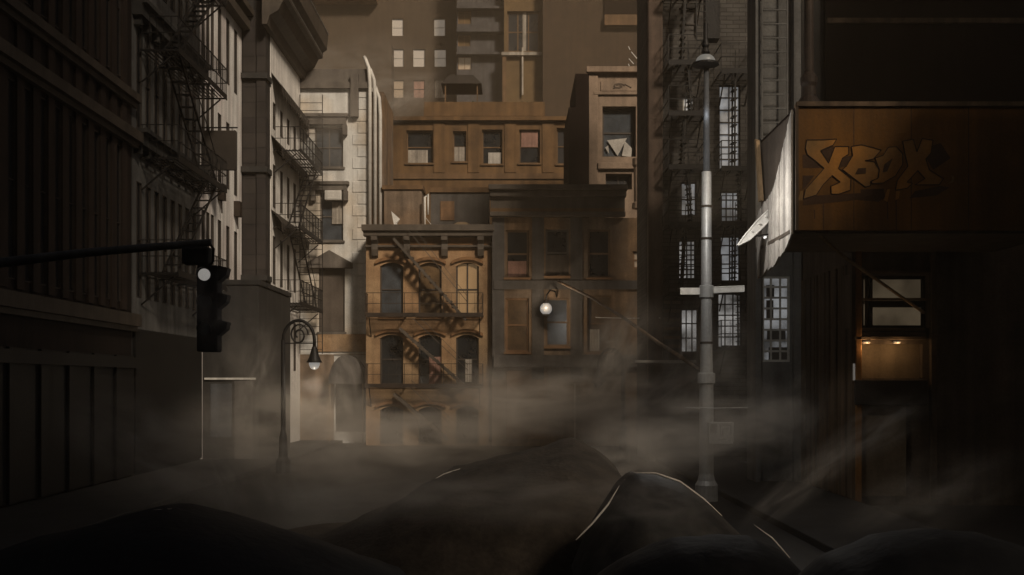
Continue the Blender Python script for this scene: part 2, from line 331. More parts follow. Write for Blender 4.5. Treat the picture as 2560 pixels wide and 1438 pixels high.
MB().box(38.69, 44.66, -.35, -.003, 17.2, 17.55, tf).box(38.69, 44.66, -.5, 7, 17.76, 18.0, tf).build('cornice', 'corn', b)
for (y, z) in ((41.15, 10.0), (43.55, 9.75)):
    MB().box(y-.16, y+.2, -.24, -.003, z-.32, z+.28, tf).bar(tf(y, -.1, z-.32), tf(y+.05, -.12, z-.8), .03).build('meter_box', 'ironrust', b)
t = thing('blade_sign', 'dark blank hanging sign panel at the edge of the white stucco wall', 'sign', (-10.5, 38.9, 10))
MB().box(-10.9, -9.75, 38.75, 38.9, 10.35, 11.75).build('panel', 'shopdark', t, bevel=.02)
MB().bar((-11, 38.82, 11.86), (-9.7, 38.82, 11.86), .03).bar((-10.7, 38.82, 11.86), (-10.7, 38.82, 11.7), .015).bar((-9.9, 38.82, 11.86), (-9.9, 38.82, 11.7), .015).build('bracket', 'iron', t)
# low annex and pier, then the cornice building
b = thing('annex', 'low dark masonry annex with a pale ledge behind the traffic signal', 'building', (-10, 42, 0))
wm = MB(); wm.box(-10.998, -9.0, 39.0, 44.6, 0, 6.3).box(-11, -8.95, 38.95, 44.6, 6.305, 6.5); wm.build('wall', 'annex', b, bevel=.03)
MB().box(-10.9, -9.1, 38.9, 38.997, 2.95, 3.02).build('ledge', 'whitemetal', b)
MB().box(-9.85, -9.2, 38.96, 38.997, .1, 2.9).build('door', 'bluegrey', b)
MB().box(-10.7, -9.95, 38.96, 38.997, .9, 2.8).build('shutter', 'bluewall', b)
b = thing('cornice_building', 'dark narrow building with a heavy overhanging cornice and pale balcony wall', 'building', (-12, 48, 0))
MB().box(-11.0, -10.42, 44.70, 45.5, 0, 18.0).box(-10.40, -10.02, 44.62, 45.5, 0, 18.0).build('pier', 'pier', b, bevel=.03)
MB().box(-14.9, -10.05, 44.8, 51.7, 18.02, 30).build('upper_wall', 'annex', b)
for z in (7.0, 11.4, 15.2): MB().box(-11.05, -9.93, 44.5, 45.45, z, z+.22).build('pier_band', 'annex', b)
tf5 = left(-10.0)
ws = []
for (a, c) in ((7.0, 9.0), (10.2, 12.0), (13.5, 14.6), (3.4, 5.6)):
    for k in range(4): ws.append((45.9+k*1.45, 46.35+k*1.45, a, c))
wm = MB(); wall(wm, 45.51, 51.8, 0, 17.9, ws, tf5, depth=.06, body=5); wm.build('wall', 'panel', b)
for h in ws: win(b, tf5, *h, pane='shutter', bars=(0, 1), fw=.03, depth=.05)
prof = [(-10.0, 17.2), (-9.8, 17.2), (-9.7, 17.55), (-9.35, 17.75), (-9.15, 18.15), (-8.95, 18.2), (-8.95, 18.45), (-8.75, 18.6), (-8.7, 19.3), (-10.0, 19.5)]
cb = MB(); cb.prism([(x, z) for x, z in prof], 43.9, 51.95, lambda u, w, v: (u, w, v)); cb.build('cornice', 'corn', b)
mb = MB()
mb.tube([(-8.69, 43.9, 19.34), (-8.69, 51.95, 19.34)], .035, 6).tube([(-8.95, 43.9, 18.33), (-8.95, 51.95, 18.33)], .03, 6)
mb.build('cornice_edge', 'steel', b)
for z in (15.0, 12.4, 9.3):      # scalloped awnings over each storey
    a = MB(); n = 12
    for k in range(n):
        y0, y1 = 45.55+k*.52, 45.55+(k+1)*.52
        a.quad((-9.995, y0, z+.75), (-9.995, y1, z+.75), (-9.55, y1, z+.2), (-9.55, y0, z+.2))
        a.prism([(y0, z+.2), (y1, z+.2), (y1-.1, z-.12), ((y0+y1)/2, z-.25), (y0+.1, z-.12)], -.45, -.43, lambda u, w, v: (-10-w, u, v))
    a.build('awning', 'shopdark', b)
fire_escape('black iron fire escape with end ladder against the pale balcony wall', tf5, 45.9, 51.3, [6.2, 9.4, 12.6], out=1.15, loc=(-9.4, 48.6, 6), ladder=(51.25, -.1, -1.15, 4.2, 16.3, 'w'), flip=True)
# ------------------------------------------------------------------ pale plaster building
Y6 = 52.0; tf = front(Y6); b = thing('plaster_building', 'pale narrow plaster building with hooded windows and quoined corner', 'building', (-8, 54, 0))
r = lambda x0, x1, y0, y1, Yd: (PX(x0, Yd), PX(x1, Yd), PZ(y1, Yd), PZ(y0, Yd))
W1, W2, W3, W4 = r(787, 858, 318, 418, Y6), r(800, 858, 480, 602, Y6), r(797, 862, 668, 830, Y6), r(838, 918, 890, 1080, Y6)
wm = MB(); wall(wm, -10.04, -6.70, 0, 17.0, [W1, W2, W3, W4], tf, body=6, arches=[(*W4, .7)]); wm.build('wall', 'pale', b)
win(b, tf, *W1, pane='glassb', fr='paledark', bars=(1, 1), sill='paledark')
win(b, tf, *W2, pane='glassb', fr='paledark', bars=(0, 1), sill='paledark', curtain=('curtain', .5, .98, .35, .8))
win(b, tf, *W3, pane='door', fr='frame', bars=(0, 0), sill='paledark', label='tall shuttered brown window under a pediment', depth=.12)
win(b, tf, *W4, pane='shutter', fr='frame', bars=(1, 2))
for (x0, x1, y0, y1) in ((760, 872, 287, 314), (776, 874, 456, 478)):
    hb = MB(); a, c, z0, z1 = r(x0, x1, y0, y1, Y6); hb.box(a, c, -.35, -.003, z1-.16, z1, tf).box(a+.1, c-.1, -.26, -.003, z0, z1-.163, tf)
    hb.box(a+.06, a+.26, -.3, -.003, z0-.5, z0-.003, tf).box(c-.26, c-.06, -.3, -.003, z0-.5, z0-.003, tf)
    hb.build('window_hood', 'paledark', b, bevel=.02)
hb = MB(); a, c, z0, z1 = r(770, 882, 630, 672, Y6); hb.prism([(a, z0), (c, z0), (c, z0+.25), ((a+c)/2, z1+.05), (a, z0+.25)], -.36, -.003, tf)
hb.build('window_hood', 'paledark', b, bevel=.02)
a, c, z0, z1 = r(815, 856, 479, 502, Y6); ac = MB(); ac.box(a, c, -.35, .1, z0, z1, tf)
for k in range(5): ac.box(a+.04, c-.04, -.362, -.352, z0+.05+k*.075, z0+.08+k*.075, tf)
ac.build('air_conditioner', 'whitemetal', b)
MB().box(-10.04, -6.70, -.22, -.003, 16.75, 17.05, tf).box(-10.04, -6.70, -.05, .3, 17.055, 17.7, tf).box(-7.6, -7.25, -.32, -.05, 15.4, 17.4, tf).build('parapet', 'paledark', b)
q = MB(); z = 4.6
k = 0
while z < 16.4: q.box(-7.55 if k % 2 else -7.3, -6.72, -.035, -.003, z, z+.50, tf); z += .56; k += 1
q.build('quoins', 'pale', b, bevel=.015)
MB().box(-10.03, W4[0]-.05, -.06, -.003, .15, 4.2, tf).box(W4[0]-.05, W4[1]+.03, -.06, -.003, W4[3]+.05, 4.2, tf).box(W4[1]+.03, -6.71, -.06, -.003, .15, 4.2, tf).build('ground_floor', 'brown', b)
MB().box(-9.2, -6.72, -.09, -.04, 4.32, 5.15, tf).build('belt_panel', 'ochre', b, bevel=.02)
for k, (x0, yt) in enumerate(((925, 160), (938, 190), (951, 235))):
    X0 = PX(x0, Y6-.2); zt = PZ(yt, Y6-.2)
    MB().tube([(X0-.28+.02*k, Y6-.1, zt+.35), (X0-.2, Y6-.2, zt+.2), (X0-.05, Y6-.25, zt-.2), (X0, Y6-.25, zt-1.0), (X0, Y6-.25, 10.15)], .085, 10).build('drainpipe', 'whitemetal', b, smooth=True)
MB().box(-6.69, -6.06, 51.86, 56, 0, 16.6).build('side_strip', 'brown', b)
MB().bar((-10.05, 51.5, 10.7), (-8.8, 51.55, 10.7), .02).build('ladder_tie', 'iron', b)
# ------------------------------------------------------------------ ochre building
Y7 = 50.0; tf = front(Y7); b = thing('ochre_building', 'narrow ochre building with arched windows below a bracketed dark cornice', 'building', (-3.8, 53, 0))
xs = ((950, 1008), (1046, 1104), (1140, 1197)); rows = ((655, 792), (835, 962), (1015, 1112)); hs = []
for y0, y1 in rows:
    for x0, x1 in xs: hs.append(r(x0, x1, y0, y1, Y7))
wm = MB(); wall(wm, PX(915, Y7), PX(1228, Y7), 0, 9.95, hs, tf, body=3.6, arches=[(*h, .2) for h in hs]); wm.build('wall', 'ochre', b)
spec = [('glassb', (0, 1), None, 'first'), ('glassw', (0, 1), None, ''), ('litw', (1, 1), None, ''), ('glassd', (0, 1), None, ''), ('glassd', (0, 1), ('curtainr', .45, .98, .0, .55), ''), ('glassd', (0, 1), ('curtain', .4, .7, .05, .5), ''), ('glassd', (0, 1), None, ''), ('glassd', (0, 1), None, ''), ('glassd', (1, 0), None, '')]
for h, (p, br, cu, l) in zip(hs, spec):
    o = win(b, tf, *h, pane=p, fr='frame' if p != 'litw' else 'frame', bars=br, sill='ochretrim', curtain=cu, fw=.07)
    if p == 'litw': o['label'] = 'lit tan window with dark cross bars'
for i, (a, c, z0, z1) in enumerate(hs):
    hb = MB(); hood(hb, a-.2, c+.2, z1+.03, .2, .14, tf, .14); hb.build('window_hood', 'ochretrim', b)
cb = MB(); x0, x1 = PX(908, Y7), PX(1236, Y7)
cb.box(x0, x1, -.62, .3, 9.7, 9.98, tf).box(x0+.06, x1-.06, -.48, -.003, 9.48, 9.697, tf).box(x0+.1, x1-.1, -.2, -.003, 9.0, 9.1, tf)
cb.build('cornice', 'corn', b, bevel=.02)
for px in (938, 1018, 1112, 1202):
    u = PX(px, Y7); MB().prism([(-.002, 8.55), (-.2, 8.62), (-.28, 8.9), (-.25, 9.15), (-.46, 9.3), (-.46, 9.475), (-.002, 9.475)], u-.14, u+.14, lambda p_, w_, v_: (w_, Y7+p_, v_)).build('cornice_bracket', 'corn', b)
MB().box(x0+.2, x1-.25, -.03, -.004, 9.12, 9.44, tf).build('frieze', 'ochretrim', b)
MB().tube([(PX(1227, Y7-.1), Y7-.12, 6.9), (PX(1227, Y7-.1), Y7-.12, .2)], .06, 8).build('drainpipe', 'shop', b, smooth=True)
fe = fire_escape('rusty fire escape crossing the arched windows of the ochre building', front(Y7-.02), PX(920, Y7), PX(1208, Y7), [2.75, 5.92], out=.95, mt='ironrust', stairs=False, loc=(-4, 49.5, 2.7), balus=.34, slats=7)
for (p0, p1) in (((985, 598), (1165, 800)), ((1000, 822), (1165, 968)), ((985, 985), (1120, 1100))):
    A = at(*p0, Y7-.6); B = at(*p1, Y7-.6); s = MB()
    for dy in (0, .55): s.tube([A+Vector((0, -.25+dy, 0)), B+Vector((0, -.25+dy, 0))], .085, 4)
    for k in range(1, 13): c = A.lerp(B, k/13); s.box(c.x-.13, c.x+.13, c.y-.22, c.y+.28, c.z-.02, c.z+.02)
    s.bar(A+Vector((.6, -.3, .45)), B+Vector((.1, -.3, .75)), .02).bar(A+Vector((.8, -.3, .62)), B+Vector((.1, -.3, 1.0)), .015)
    s.build('stair', 'corn', fe)
# roof things on the ochre building
t = thing('water_tank', 'dark square rooftop tank beside a white vent pipe', 'tank', (PX(1010, 52.4), 52.4, 9.99))
MB().box(PX(962, 52), PX(1056, 52), 51.6, 53.2, 9.99, PZ(478, 52)).build('tank', 'brown', t, bevel=.03)
MB().box(PX(958, 52), PX(1060, 52), 51.5, 53.3, PZ(478, 52)+.003, PZ(468, 52)).build('lid', 'tantrim', t)
X0 = PX(1062, 51.2)
tag(MB().tube([(X0, 51.2, 9.98), (X0, 51.2, 11.5), (X0+.15, 51.2, 11.65), (X0+.15, 51.2, 10.7)], .05, 8).bar((X0, 51.2, 10.6), (X0+.4, 51.2, 10.1), .015).build('vent_pipe', 'whitemetal', smooth=True, loc=(X0, 51.2, 9.98)), 'white vent pipe standing on the ochre building roof', 'pipe')
X0 = PX(1155, 51)
tag(MB().lathe([(.5, 0), (.5, .08), (.42, .2), (.25, .3), (.05, .33)], (X0, 51, 9.99), 20).build('roof_vent', 'shop', smooth=True, loc=(X0, 51, 9.99)), 'low round tan dome vent on the ochre roof edge', 'vent')
t = thing('roof_box', 'wide dark rooftop shed behind the ochre cornice', 'shed', (PX(1140, 53.4), 53.8, 0))
MB().box(PX(1075, 53.2), PX(1222, 53.2), 53.61, 55.5, 9.0, PZ(478, 53.2)).build('wall', 'bluegrey', t)
MB().box(PX(1072, 53.2), PX(1222, 53.2), 53.5, 55.6, PZ(478, 53.2)+.003, PZ(466, 53.2)).build('roof', 'tantrim', t)
MB().box(PX(1100, 53.2), PX(1135, 53.2), 53.56, 53.607, PZ(548, 53.2), PZ(500, 53.2)).build('door', 'brownpatch', t)
pts = [at(978, 528, 49.8), at(1000, 548, 49.7), at(992, 560, 49.7), at(1002, 580, 49.5), at(985, 562, 49.6)]
sb = MB(); sb.quad(*pts); sb.quad(*[p+Vector((0, .03, 0)) for p in reversed(pts)])
tag(sb.build('scrap_sheet', 'whitemetal', loc=tuple(pts[0])), 'torn white metal scrap caught on the ochre building cornice', 'scrap')
# ------------------------------------------------------------------ dark building in the middle
Y8 = 49.6; tf = front(Y8); b = thing('dark_building', 'wide dark brown building with a deep cornice in the middle', 'building', (2.9, 53, 0))
hs = [r(1264, 1322, 575, 694, Y8), r(1364, 1422, 573, 690, Y8), r(1470, 1526, 573, 694, Y8), r(1582, 1614, 628, 672, Y8), r(1264, 1322, 745, 880, Y8), r(1364, 1422, 745, 866, Y8), r(1468, 1530, 738, 880, Y8)]
wm = MB(); wall(wm, PX(1230, Y8), PX(1680, Y8), 0, 10.3, hs, tf, body=2.3); wm.build('wall', 'brown', b)
sp = [('glassd', 'frameo', (0, 1), ('curtainr', .1, .9, .02, .35)), ('glassd', 'bluegrey', (0, 1), ('door', .05, .95, .02, .45)), ('glassd', 'frameo', (0, 1), None), ('litd', 'framet', (0, 1), None), ('glassw', 'framet', (0, 1), None), ('glassb', 'frameo', (0, 1), None), ('glassw', 'frameo', (0, 1), ('curtain', .1, .5, .02, .4))]
for h, (p, fr, br, cu) in zip(hs, sp):
    o = win(b, tf, *h, pane=p, fr=fr, bars=br, sill='framet' if p != 'litd' else None, curtain=cu, fw=.085)
    if p == 'litd': o['label'] = 'small dim lit window'
cb = MB(); x0, x1 = PX(1222, Y8), PX(1566, Y8); z0, z1 = PZ(540, Y8), PZ(468, Y8)
cb.box(x0, x1, -.75, 2.2, z1-.22, z1, tf).box(x0+.05, x1-.05, -.55, -.003, z1-.5, z1-.224, tf).box(x0+.08, x1-.1, -.3, -.003, z0+.14, z1-.504, tf).box(x0+.05, x1-.08, -.42, -.003, z0-.06, z0+.137, tf)
cb.build('cornice', 'corn', b, bevel=.02)
MB().box(x0+.1, x1-.15, -.31, -.302, z0+.15, z0+.3, tf).build('cornice_stripe', 'tan', b)
for px in (1231, 1330, 1426): MB().box(PX(px, Y8), PX(px+30, Y8), -.06, -.003, 3.0, z0-.07, tf).build('pilaster', 'bluegrey', b)
MB().box(PX(1235, Y8), PX(1620, Y8), -.12, -.065, PZ(724, Y8), PZ(702, Y8), tf).build('belt_course', 'bluegrey', b)
MB().box(PX(1235, Y8), PX(1620, Y8), -.3, -.065, PZ(918, Y8), PZ(888, Y8), tf).build('shop_fascia', 'bluegrey', b)
MB().box(PX(1266, Y8), PX(1370, Y8), -.05, -.004, .3, PZ(926, Y8), tf).box(PX(1376, Y8), PX(1436, Y8), -.04, -.004, 1.2, PZ(966, Y8), tf).build('shop_front', 'brownpatch', b, bevel=.02)
MB().bar((PX(1436, Y8), Y8-.35, 0), (PX(1436, Y8), Y8-.35, PZ(960, Y8)), .05).build('shop_post', 'curtain', b)
t = thing('globe_lamp', 'round white globe lamp on a bracket before the dark building', 'lamp', at(1365, 772, Y8-.95))
c = at(1365, 772, Y8-.95)
MB().lathe([(.265*math.cos(a), .265*math.sin(a)) for a in [R(-88+11*k) for k in range(17)]], c, 24).build('globe', 'bulb', t, smooth=True)
MB().tube([c+Vector((0, .24, -.05)), c+Vector((0, .5, -.15)), c+Vector((0, .88, -.15))], .04, 8).lathe([(.12, -.34), (.17, -.27), (.12, -.235)], c).lathe([(.13, .235), (.09, .29), (.03, .34)], c).tube([c+Vector((0, 0, .3)), c+Vector((.03, .05, .62)), c+Vector((.2, .25, .85)), c+Vector((.45, .6, .8)), c+Vector((.5, .88, .6))], .035, 8).build('bracket', 'iron', t)
def lamp_light(parent, p, energy, col, size=.1):
    ld = bpy.data.lights.new('lamp_light', 'POINT'); ld.energy = energy; ld.color = col; ld.shadow_soft_size = size
    lo = bpy.data.objects.new('lamp_light', ld); COL.objects.link(lo); lo.parent = parent; lo.location = Vector(p)-ORG[parent.name]
lamp_light(t, c+Vector((.0, -.75, .1)), 110, (1, .80, .58), .2)
# ------------------------------------------------------------------ pale stone building at right of the middle
Y14 = 52.2; tf = front(Y14); b = thing('stone_tower', 'narrow pale stone house front with a scroll panel above its big window', 'building', (5, 55, 0))
h1, h2 = r(1506, 1590, 266, 392, Y14), r(1514, 1580, 434, 474, Y14)
wm = MB(); wall(wm, PX(1472, Y14), PX(1616, Y14), 0, PZ(178, Y14), [h1, h2], tf, depth=.5, body=5); wm.build('wall', 'stone', b)
win(b, tf, *h1, pane='glassb', fr='frame', bars=(0, 1), depth=.42, fw=.1)
win(b, tf, *h2, pane='shutter', fr='frame', bars=(1, 0), depth=.42)
a, c, z0, z1 = h1; k = MB()
k.quad((a+.25, Y14+.3, z0+.85), (a+1.2, Y14+.28, z0+.95), (a+.75, Y14+.3, z0+.1)).quad((a+1.1, Y14+.27, z0+.8), (a+1.45, Y14+.3, z0+.45), (a+1.4, Y14+.29, z0+.05), (a+.95, Y14+.27, z0+.1)).quad((a+.15, Y14+.3, z0+.5), (a+.3, Y14+.3, z0+.6), (a+.35, Y14+.3, z0+.2))
k.build('torn_cloth', 'cloth', b)
tb = MB(); x0, x1 = PX(1468, Y14), PX(1618, Y14)
tb.box(x0-.05, x1, -.3, -.003, PZ(184, Y14), PZ(170, Y14), tf).box(x0+.3, x1, -.12, -.003, PZ(238, Y14), PZ(230, Y14), tf).box(x0+.5, x1, -.2, -.003, PZ(424, Y14), PZ(408, Y14), tf)
tb.box(x0+.05, x0+.5, -.1, -.003, 7, PZ(190, Y14), tf).box(PX(1598, Y14), x1-.02, -.09, -.003, 7, PZ(240, Y14), tf)
tb.build('mouldings', 'stone', b, bevel=.02)
MB().box(PX(1502, Y14), PX(1596, Y14), -.05, -.003, PZ(228, Y14), PZ(204, Y14), tf).build('scroll_panel', 'stone', b)
sc = MB(); cx, cz = PX(1552, Y14), PZ(216, Y14)
sc.tube([(cx+.28*math.cos(R(q))*(1-q/900)-.1, Y14-.06, cz+.13*math.sin(R(q))*(1-q/900)) for q in range(0, 540, 30)], .025, 6).tube([(cx-.35, Y14-.06, cz-.1), (cx-.1, Y14-.06, cz-.05), (cx+.2, Y14-.06, cz+.08), (cx+.5, Y14-.06, cz-.08)], .025, 6)
sc.build('scroll', 'stonetrim', b)
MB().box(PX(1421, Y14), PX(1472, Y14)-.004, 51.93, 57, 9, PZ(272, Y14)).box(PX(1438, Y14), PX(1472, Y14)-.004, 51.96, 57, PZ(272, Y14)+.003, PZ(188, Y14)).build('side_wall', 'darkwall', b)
MB().lathe([(.32, 0), (.3, .25), (.22, .3), (.24, 1.9), (.3, 2.0), (.3, 2.3)], (PX(1597, 50.6), 50.6, PZ(522, 50.6)), 14).build('broken_column', 'stone', b)
t = thing('antenna', 'thin white rooftop antenna rods above the stone house front', 'antenna', at(1595, 172, 53))
for (p, q_) in (((1578, 130), (1597, 152)), ((1572, 147), (1584, 160)), ((1571, 160), (1575, 171)), ((1571, 116), (1575, 125))):
    MB().tube([at(*p, 53), at(*q_, 53)], .022, 6).build('rod', 'whitemetal', t)
MB().tube([at(1597, 172, 53), at(1597, 140, 53)], .04, 6).tube([at(1572, 150, 53), at(1600, 166, 53)], .012, 6).build('mast', 'bluegrey', t)
# ------------------------------------------------------------------ tan building with terrace, further back
Y9 = 62.0; tf = front(Y9); b = thing('tan_building', 'tan apartment building with five dark windows and a roof terrace', 'building', (-2, 66, 0))
hs = [r(1016, 1082, 326, 408, Y9), r(1132, 1166, 328, 404, Y9), r(1205, 1256, 324, 410, Y9), r(1298, 1350, 324, 408, Y9), r(1392, 1419, 320, 410, Y9)]
wm = MB(); wall(wm, PX(960, Y9), PX(1421, Y9), 0, PZ(292, Y9), hs, tf, depth=.35, body=9); wm.build('wall', 'tan', b)
cs = [('curtain', .05, .8, .02, .42), ('curtain', .1, .95, .0, .5), ('cloth', .3, .95, .0, .35), ('curtainr', .1, .9, .5, .98), None]
for h, cu in zip(hs, cs): win(b, tf, *h, pane='glassd' if cu else 'shutter', fr='tantrim', bars=(0, 1), sill='tantrim', curtain=cu, depth=.28, fw=.07)
MB().box(PX(955, Y9), PX(1424, Y9), -.3, -.003, PZ(304, Y9), PZ(294, Y9), tf).box(PX(1060, Y9), PX(1362, Y9), -.12, .4, PZ(292, Y9)+.003, PZ(256, Y9), tf).build('parapet', 'tan', b, bevel=.02)
MB().box(PX(965, Y9), PX(1420, Y9), -.1, -.003, PZ(448, Y9), PZ(434, Y9), tf).build('belt_course', 'tantrim', b)
for px in (1098, 1184, 1276, 1370): MB().box(PX(px-14, Y9), PX(px+14, Y9), -.07, -.003, PZ(432, Y9), PZ(306, Y9), tf).build('pilaster', 'tan', b)
def shrub(px, py, Yd, s, label):
    m = MB(); c0 = at(px, py, Yd)
    for i in range(110):
        d = Vector((random.gauss(0, 1), random.gauss(0, .6), abs(random.gauss(0, .7))))*s*.45; c1 = c0+d; a = Vector((random.random()-.5, random.random()-.5, random.random()-.5)).normalized()*s*.2; e = a.orthogonal().normalized()*s*.1
        m.quad(c1-a, c1+e, c1+a, c1-e)
    t = thing('shrub', label, 'plant', tuple(c0), 'terrace shrubs')
    m.build('leaves', 'leaf', t); MB().box(c0.x-s*.4, c0.x+s*.4, c0.y-.2, c0.y+.2, c0.z-.35, c0.z).build('planter', 'tantrim', t)
ter = PZ(292, Y9)+.35
for i, (px, s) in enumerate(((1195, .7), (1262, .6), (1322, .8))):
    shrub(px, 960-(ter-CAMZ)/(Y9+1.2)*F-6, Y9+1.2, s, ['dark terrace shrub left of the tan penthouse bay', 'small terrace shrub at the foot of the penthouse corner', 'terrace shrub at the right end of the tan parapet'][i])
t = thing('pergola', 'dark low canopy on the terrace of the tan building', 'canopy', (PX(1145, 65), 65, ter-.3))
k = MB(); x0, x1 = PX(1105, 65), PX(1205, 65); zc = PZ(214, 65); k.prism([(x0, zc-.15), (x0+.5, zc+.35), (x1-.5, zc+.35), (x1, zc-.15)], 64, 66.5, ident).build('canopy', 'shopdark', t)
for X_ in (x0+.25, x1-.25): MB().bar((X_, 64.2, ter-.35), (X_, 64.2, zc-.1), .05).build('post', 'tantrim', t)
MB().box(x0+.4, x1-.4, 65.6, 65.7, ter-.3, ter+.5).build('back_panel', 'tan', t)
# ------------------------------------------------------------------ far towers
Yf = 105.0; tf = front(Yf); b = thing('far_tower', 'far hazy grey tower with lit cream windows', 'building', (-12, 110, 0))
hs = [r(980, 1008, 47, 90, Yf), r(1085, 1113, 47, 90, Yf), r(981, 1009, 123, 167, Yf), r(1033, 1062, 123, 167, Yf), r(1086, 1115, 123, 167, Yf), r(983, 1010, 200, 245, Yf), r(1033, 1062, 200, 245, Yf), r(1086, 1113, 200, 245, Yf)]
dk = [r(x, x+28, y, y+43, Yf) for x in (820, 872, 926) for y in (-30, 47, 123)]+[r(1033, 1062, 47, 90, Yf)]
wm = MB(); wall(wm, PX(640, Yf), PX(1141, Yf), 0, 47, hs, tf, body=10); wm.build('wall', 'far', b)
for i, h in enumerate(hs):
    win(b, tf, *h, pane='lit' if i < 5 else ('litd' if i != 6 else 'curtainr'), fr='framep' if i < 5 else 'frame', bars=(0, 1), fw=.05, depth=.18, curtain=('curtain', .1, .8, .02, .98) if i == 7 else None)
MB().box(PX(790, Yf), PX(945, Yf), -1.5, -.003, PZ(12, Yf), 43, tf).build('balcony', 'brownpatch', b)
MB().box(PX(700, Yf), PX(985, Yf), -2.2, -.003, 20, PZ(128, Yf), tf).build('lower_block', 'far', b)
Yf = 101.0; tf = front(Yf); b = thing('far_tower', 'far blue grey apartment tower with a column of curtained windows', 'building', (-3, 106, 0))
hs = [r(1145, 1178, 28, 60, Yf), r(1145, 1176, 88, 116, Yf), r(1145, 1178, 142, 174, Yf), r(1147, 1178, 192, 213, Yf)]
wm = MB(); wall(wm, PX(1142, Yf), PX(1275, Yf), 0, 46, hs, tf, body=10); wm.build('wall', 'farblue', b)
for h in hs: win(b, tf, *h, pane='fartan' if h is not hs[2] else 'litd', fr='framet', bars=(1, 0), fw=.05)
for y in (22, 80, 136): MB().box(PX(1142, Yf), PX(1262, Yf), -.8, -.003, PZ(y+6, Yf), PZ(y, Yf), tf).build('balcony_slab', 'farblue', b)
MB().box(PX(1180, Yf), PX(1262, Yf), -.75, -.7, PZ(80, Yf)+.02, PZ(62, Yf), tf).build('balcony_rail', 'farblue', b)
Yf = 99.4; tf = front(Yf); b = thing('penthouse_bay', 'tan bay with a dark upper window and a white corner pole', 'building', (1, 96, 0))
h = r(1268, 1348, 28, 128, Yf); wm = MB(); wall(wm, PX(1260, Yf), PX(1356, Yf), 0, 46, [h], tf, depth=.5, body=8); wm.build('wall', 'fartan', b)
win(b, tf, *h, pane='glassd', fr='tantrim', bars=(2, 1), depth=.4, fw=.12, curtain=('curtain', .48, .6, .0, 1))
MB().box(PX(1254, Yf), PX(1358, Yf), -.5, -.003, PZ(142, Yf), PZ(134, Yf), tf).build('ledge', 'curtain', b)
MB().tube([(PX(1306, Yf), Yf-.3, PZ(240, Yf)), (PX(1306, Yf), Yf-.3, PZ(122, Yf))], .09, 8).build('pole', 'curtain', b)
MB().box(PX(1256, Yf), PX(1266, Yf), -.35, -.004, 20, PZ(144, Yf), tf).build('corner_strip', 'tantrim', b)
Yf = 98.0; tf = front(Yf); b = thing('far_tower', 'far plain brown windowless tower behind the stone house front', 'building', (10, 104, 0))
wm = MB(); wall(wm, PX(1357, Yf), PX(2700, Yf), 0, 52, [], tf, body=10); wm.build('wall', 'farbrown', b)
MB().box(PX(1510, Yf), PX(1625, Yf), -.6, -.003, PZ(68, Yf), PZ(42, Yf), tf).build('ledge', 'tantrim', b)
MB().box(PX(1510, Yf), PX(1625, Yf), -.2, -.003, PZ(38, Yf), 41, tf).build('upper_panel', 'darkwall', b)
# ------------------------------------------------------------------ right: fire escape building
Y15 = 40.0; tf = front(Y15); b = thing('tenement', 'tall dark brick tenement behind the steel lamp post at right', 'building', (7, 44, 0))
hs = [r(1707, 1736, 240, 292, Y15), r(1696, 1740, 600, 698, Y15), r(1702, 1746, 772, 882, Y15), r(1797, 1851, 212, 428, Y15), r(1800, 1851, 478, 562, Y15), r(1800, 1851, 590, 706, Y15), r(1794, 1854, 733, 870, Y15), r(1697, 1742, 20, 96, Y15), r(1702, 1742, 455, 540, Y15)]
wm = MB(); wall(wm, PX(1616, Y15), PX(1900, Y15), 0, 21.5, hs, tf, body=3); wm.build('wall', 'dbrick', b)
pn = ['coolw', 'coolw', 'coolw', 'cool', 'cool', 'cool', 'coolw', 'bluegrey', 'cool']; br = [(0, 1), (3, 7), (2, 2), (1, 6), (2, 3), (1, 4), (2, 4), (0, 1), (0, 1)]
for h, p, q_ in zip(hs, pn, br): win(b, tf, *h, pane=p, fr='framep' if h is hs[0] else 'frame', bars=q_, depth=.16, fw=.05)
MB().box(PX(1617, Y15), PX(1653, Y15), -.42, -.003, 0, 21.4, tf).build('corner_pier', 'rustpier', b, bevel=.03)
MB().box(PX(1655, Y15), PX(1890, Y15), -.5, -.003, 21.0, 21.9, tf).build('cornice', 'corn', b)
k = MB()
for z in (14.6, 14.2): pass
MB().box(PX(1575, Y15), PX(1722, Y15), -1.6, -.43, PZ(909, Y15), PZ(903, Y15), tf).build('canopy', 'framep', b)
bs = MB()
for i in range(6): bs.box(PX(1660, Y15), PX(1700, Y15), -.05, -.004, PZ(870-i*22, Y15), PZ(862-i*22, Y15), tf)
bs.build('shutter_slats', 'brown', b)
fire_escape('black iron fire escape zigzagging down the dark brick tenement', tf, PX(1660, Y15), PX(1752, Y15), [6.0, 8.45, 10.5, 12.4, 14.2, 16.8], out=1.2, loc=(6, 39.4, 6), balus=.3)
fire_escape('tall narrow fire escape cage right of the steel lamp post', tf, PX(1788, Y15), PX(1872, Y15), [4.1, 6.4, 8.5, 10.45, 13.9], out=1.2, loc=(8, 39.4, 6), balus=.3, flip=True)
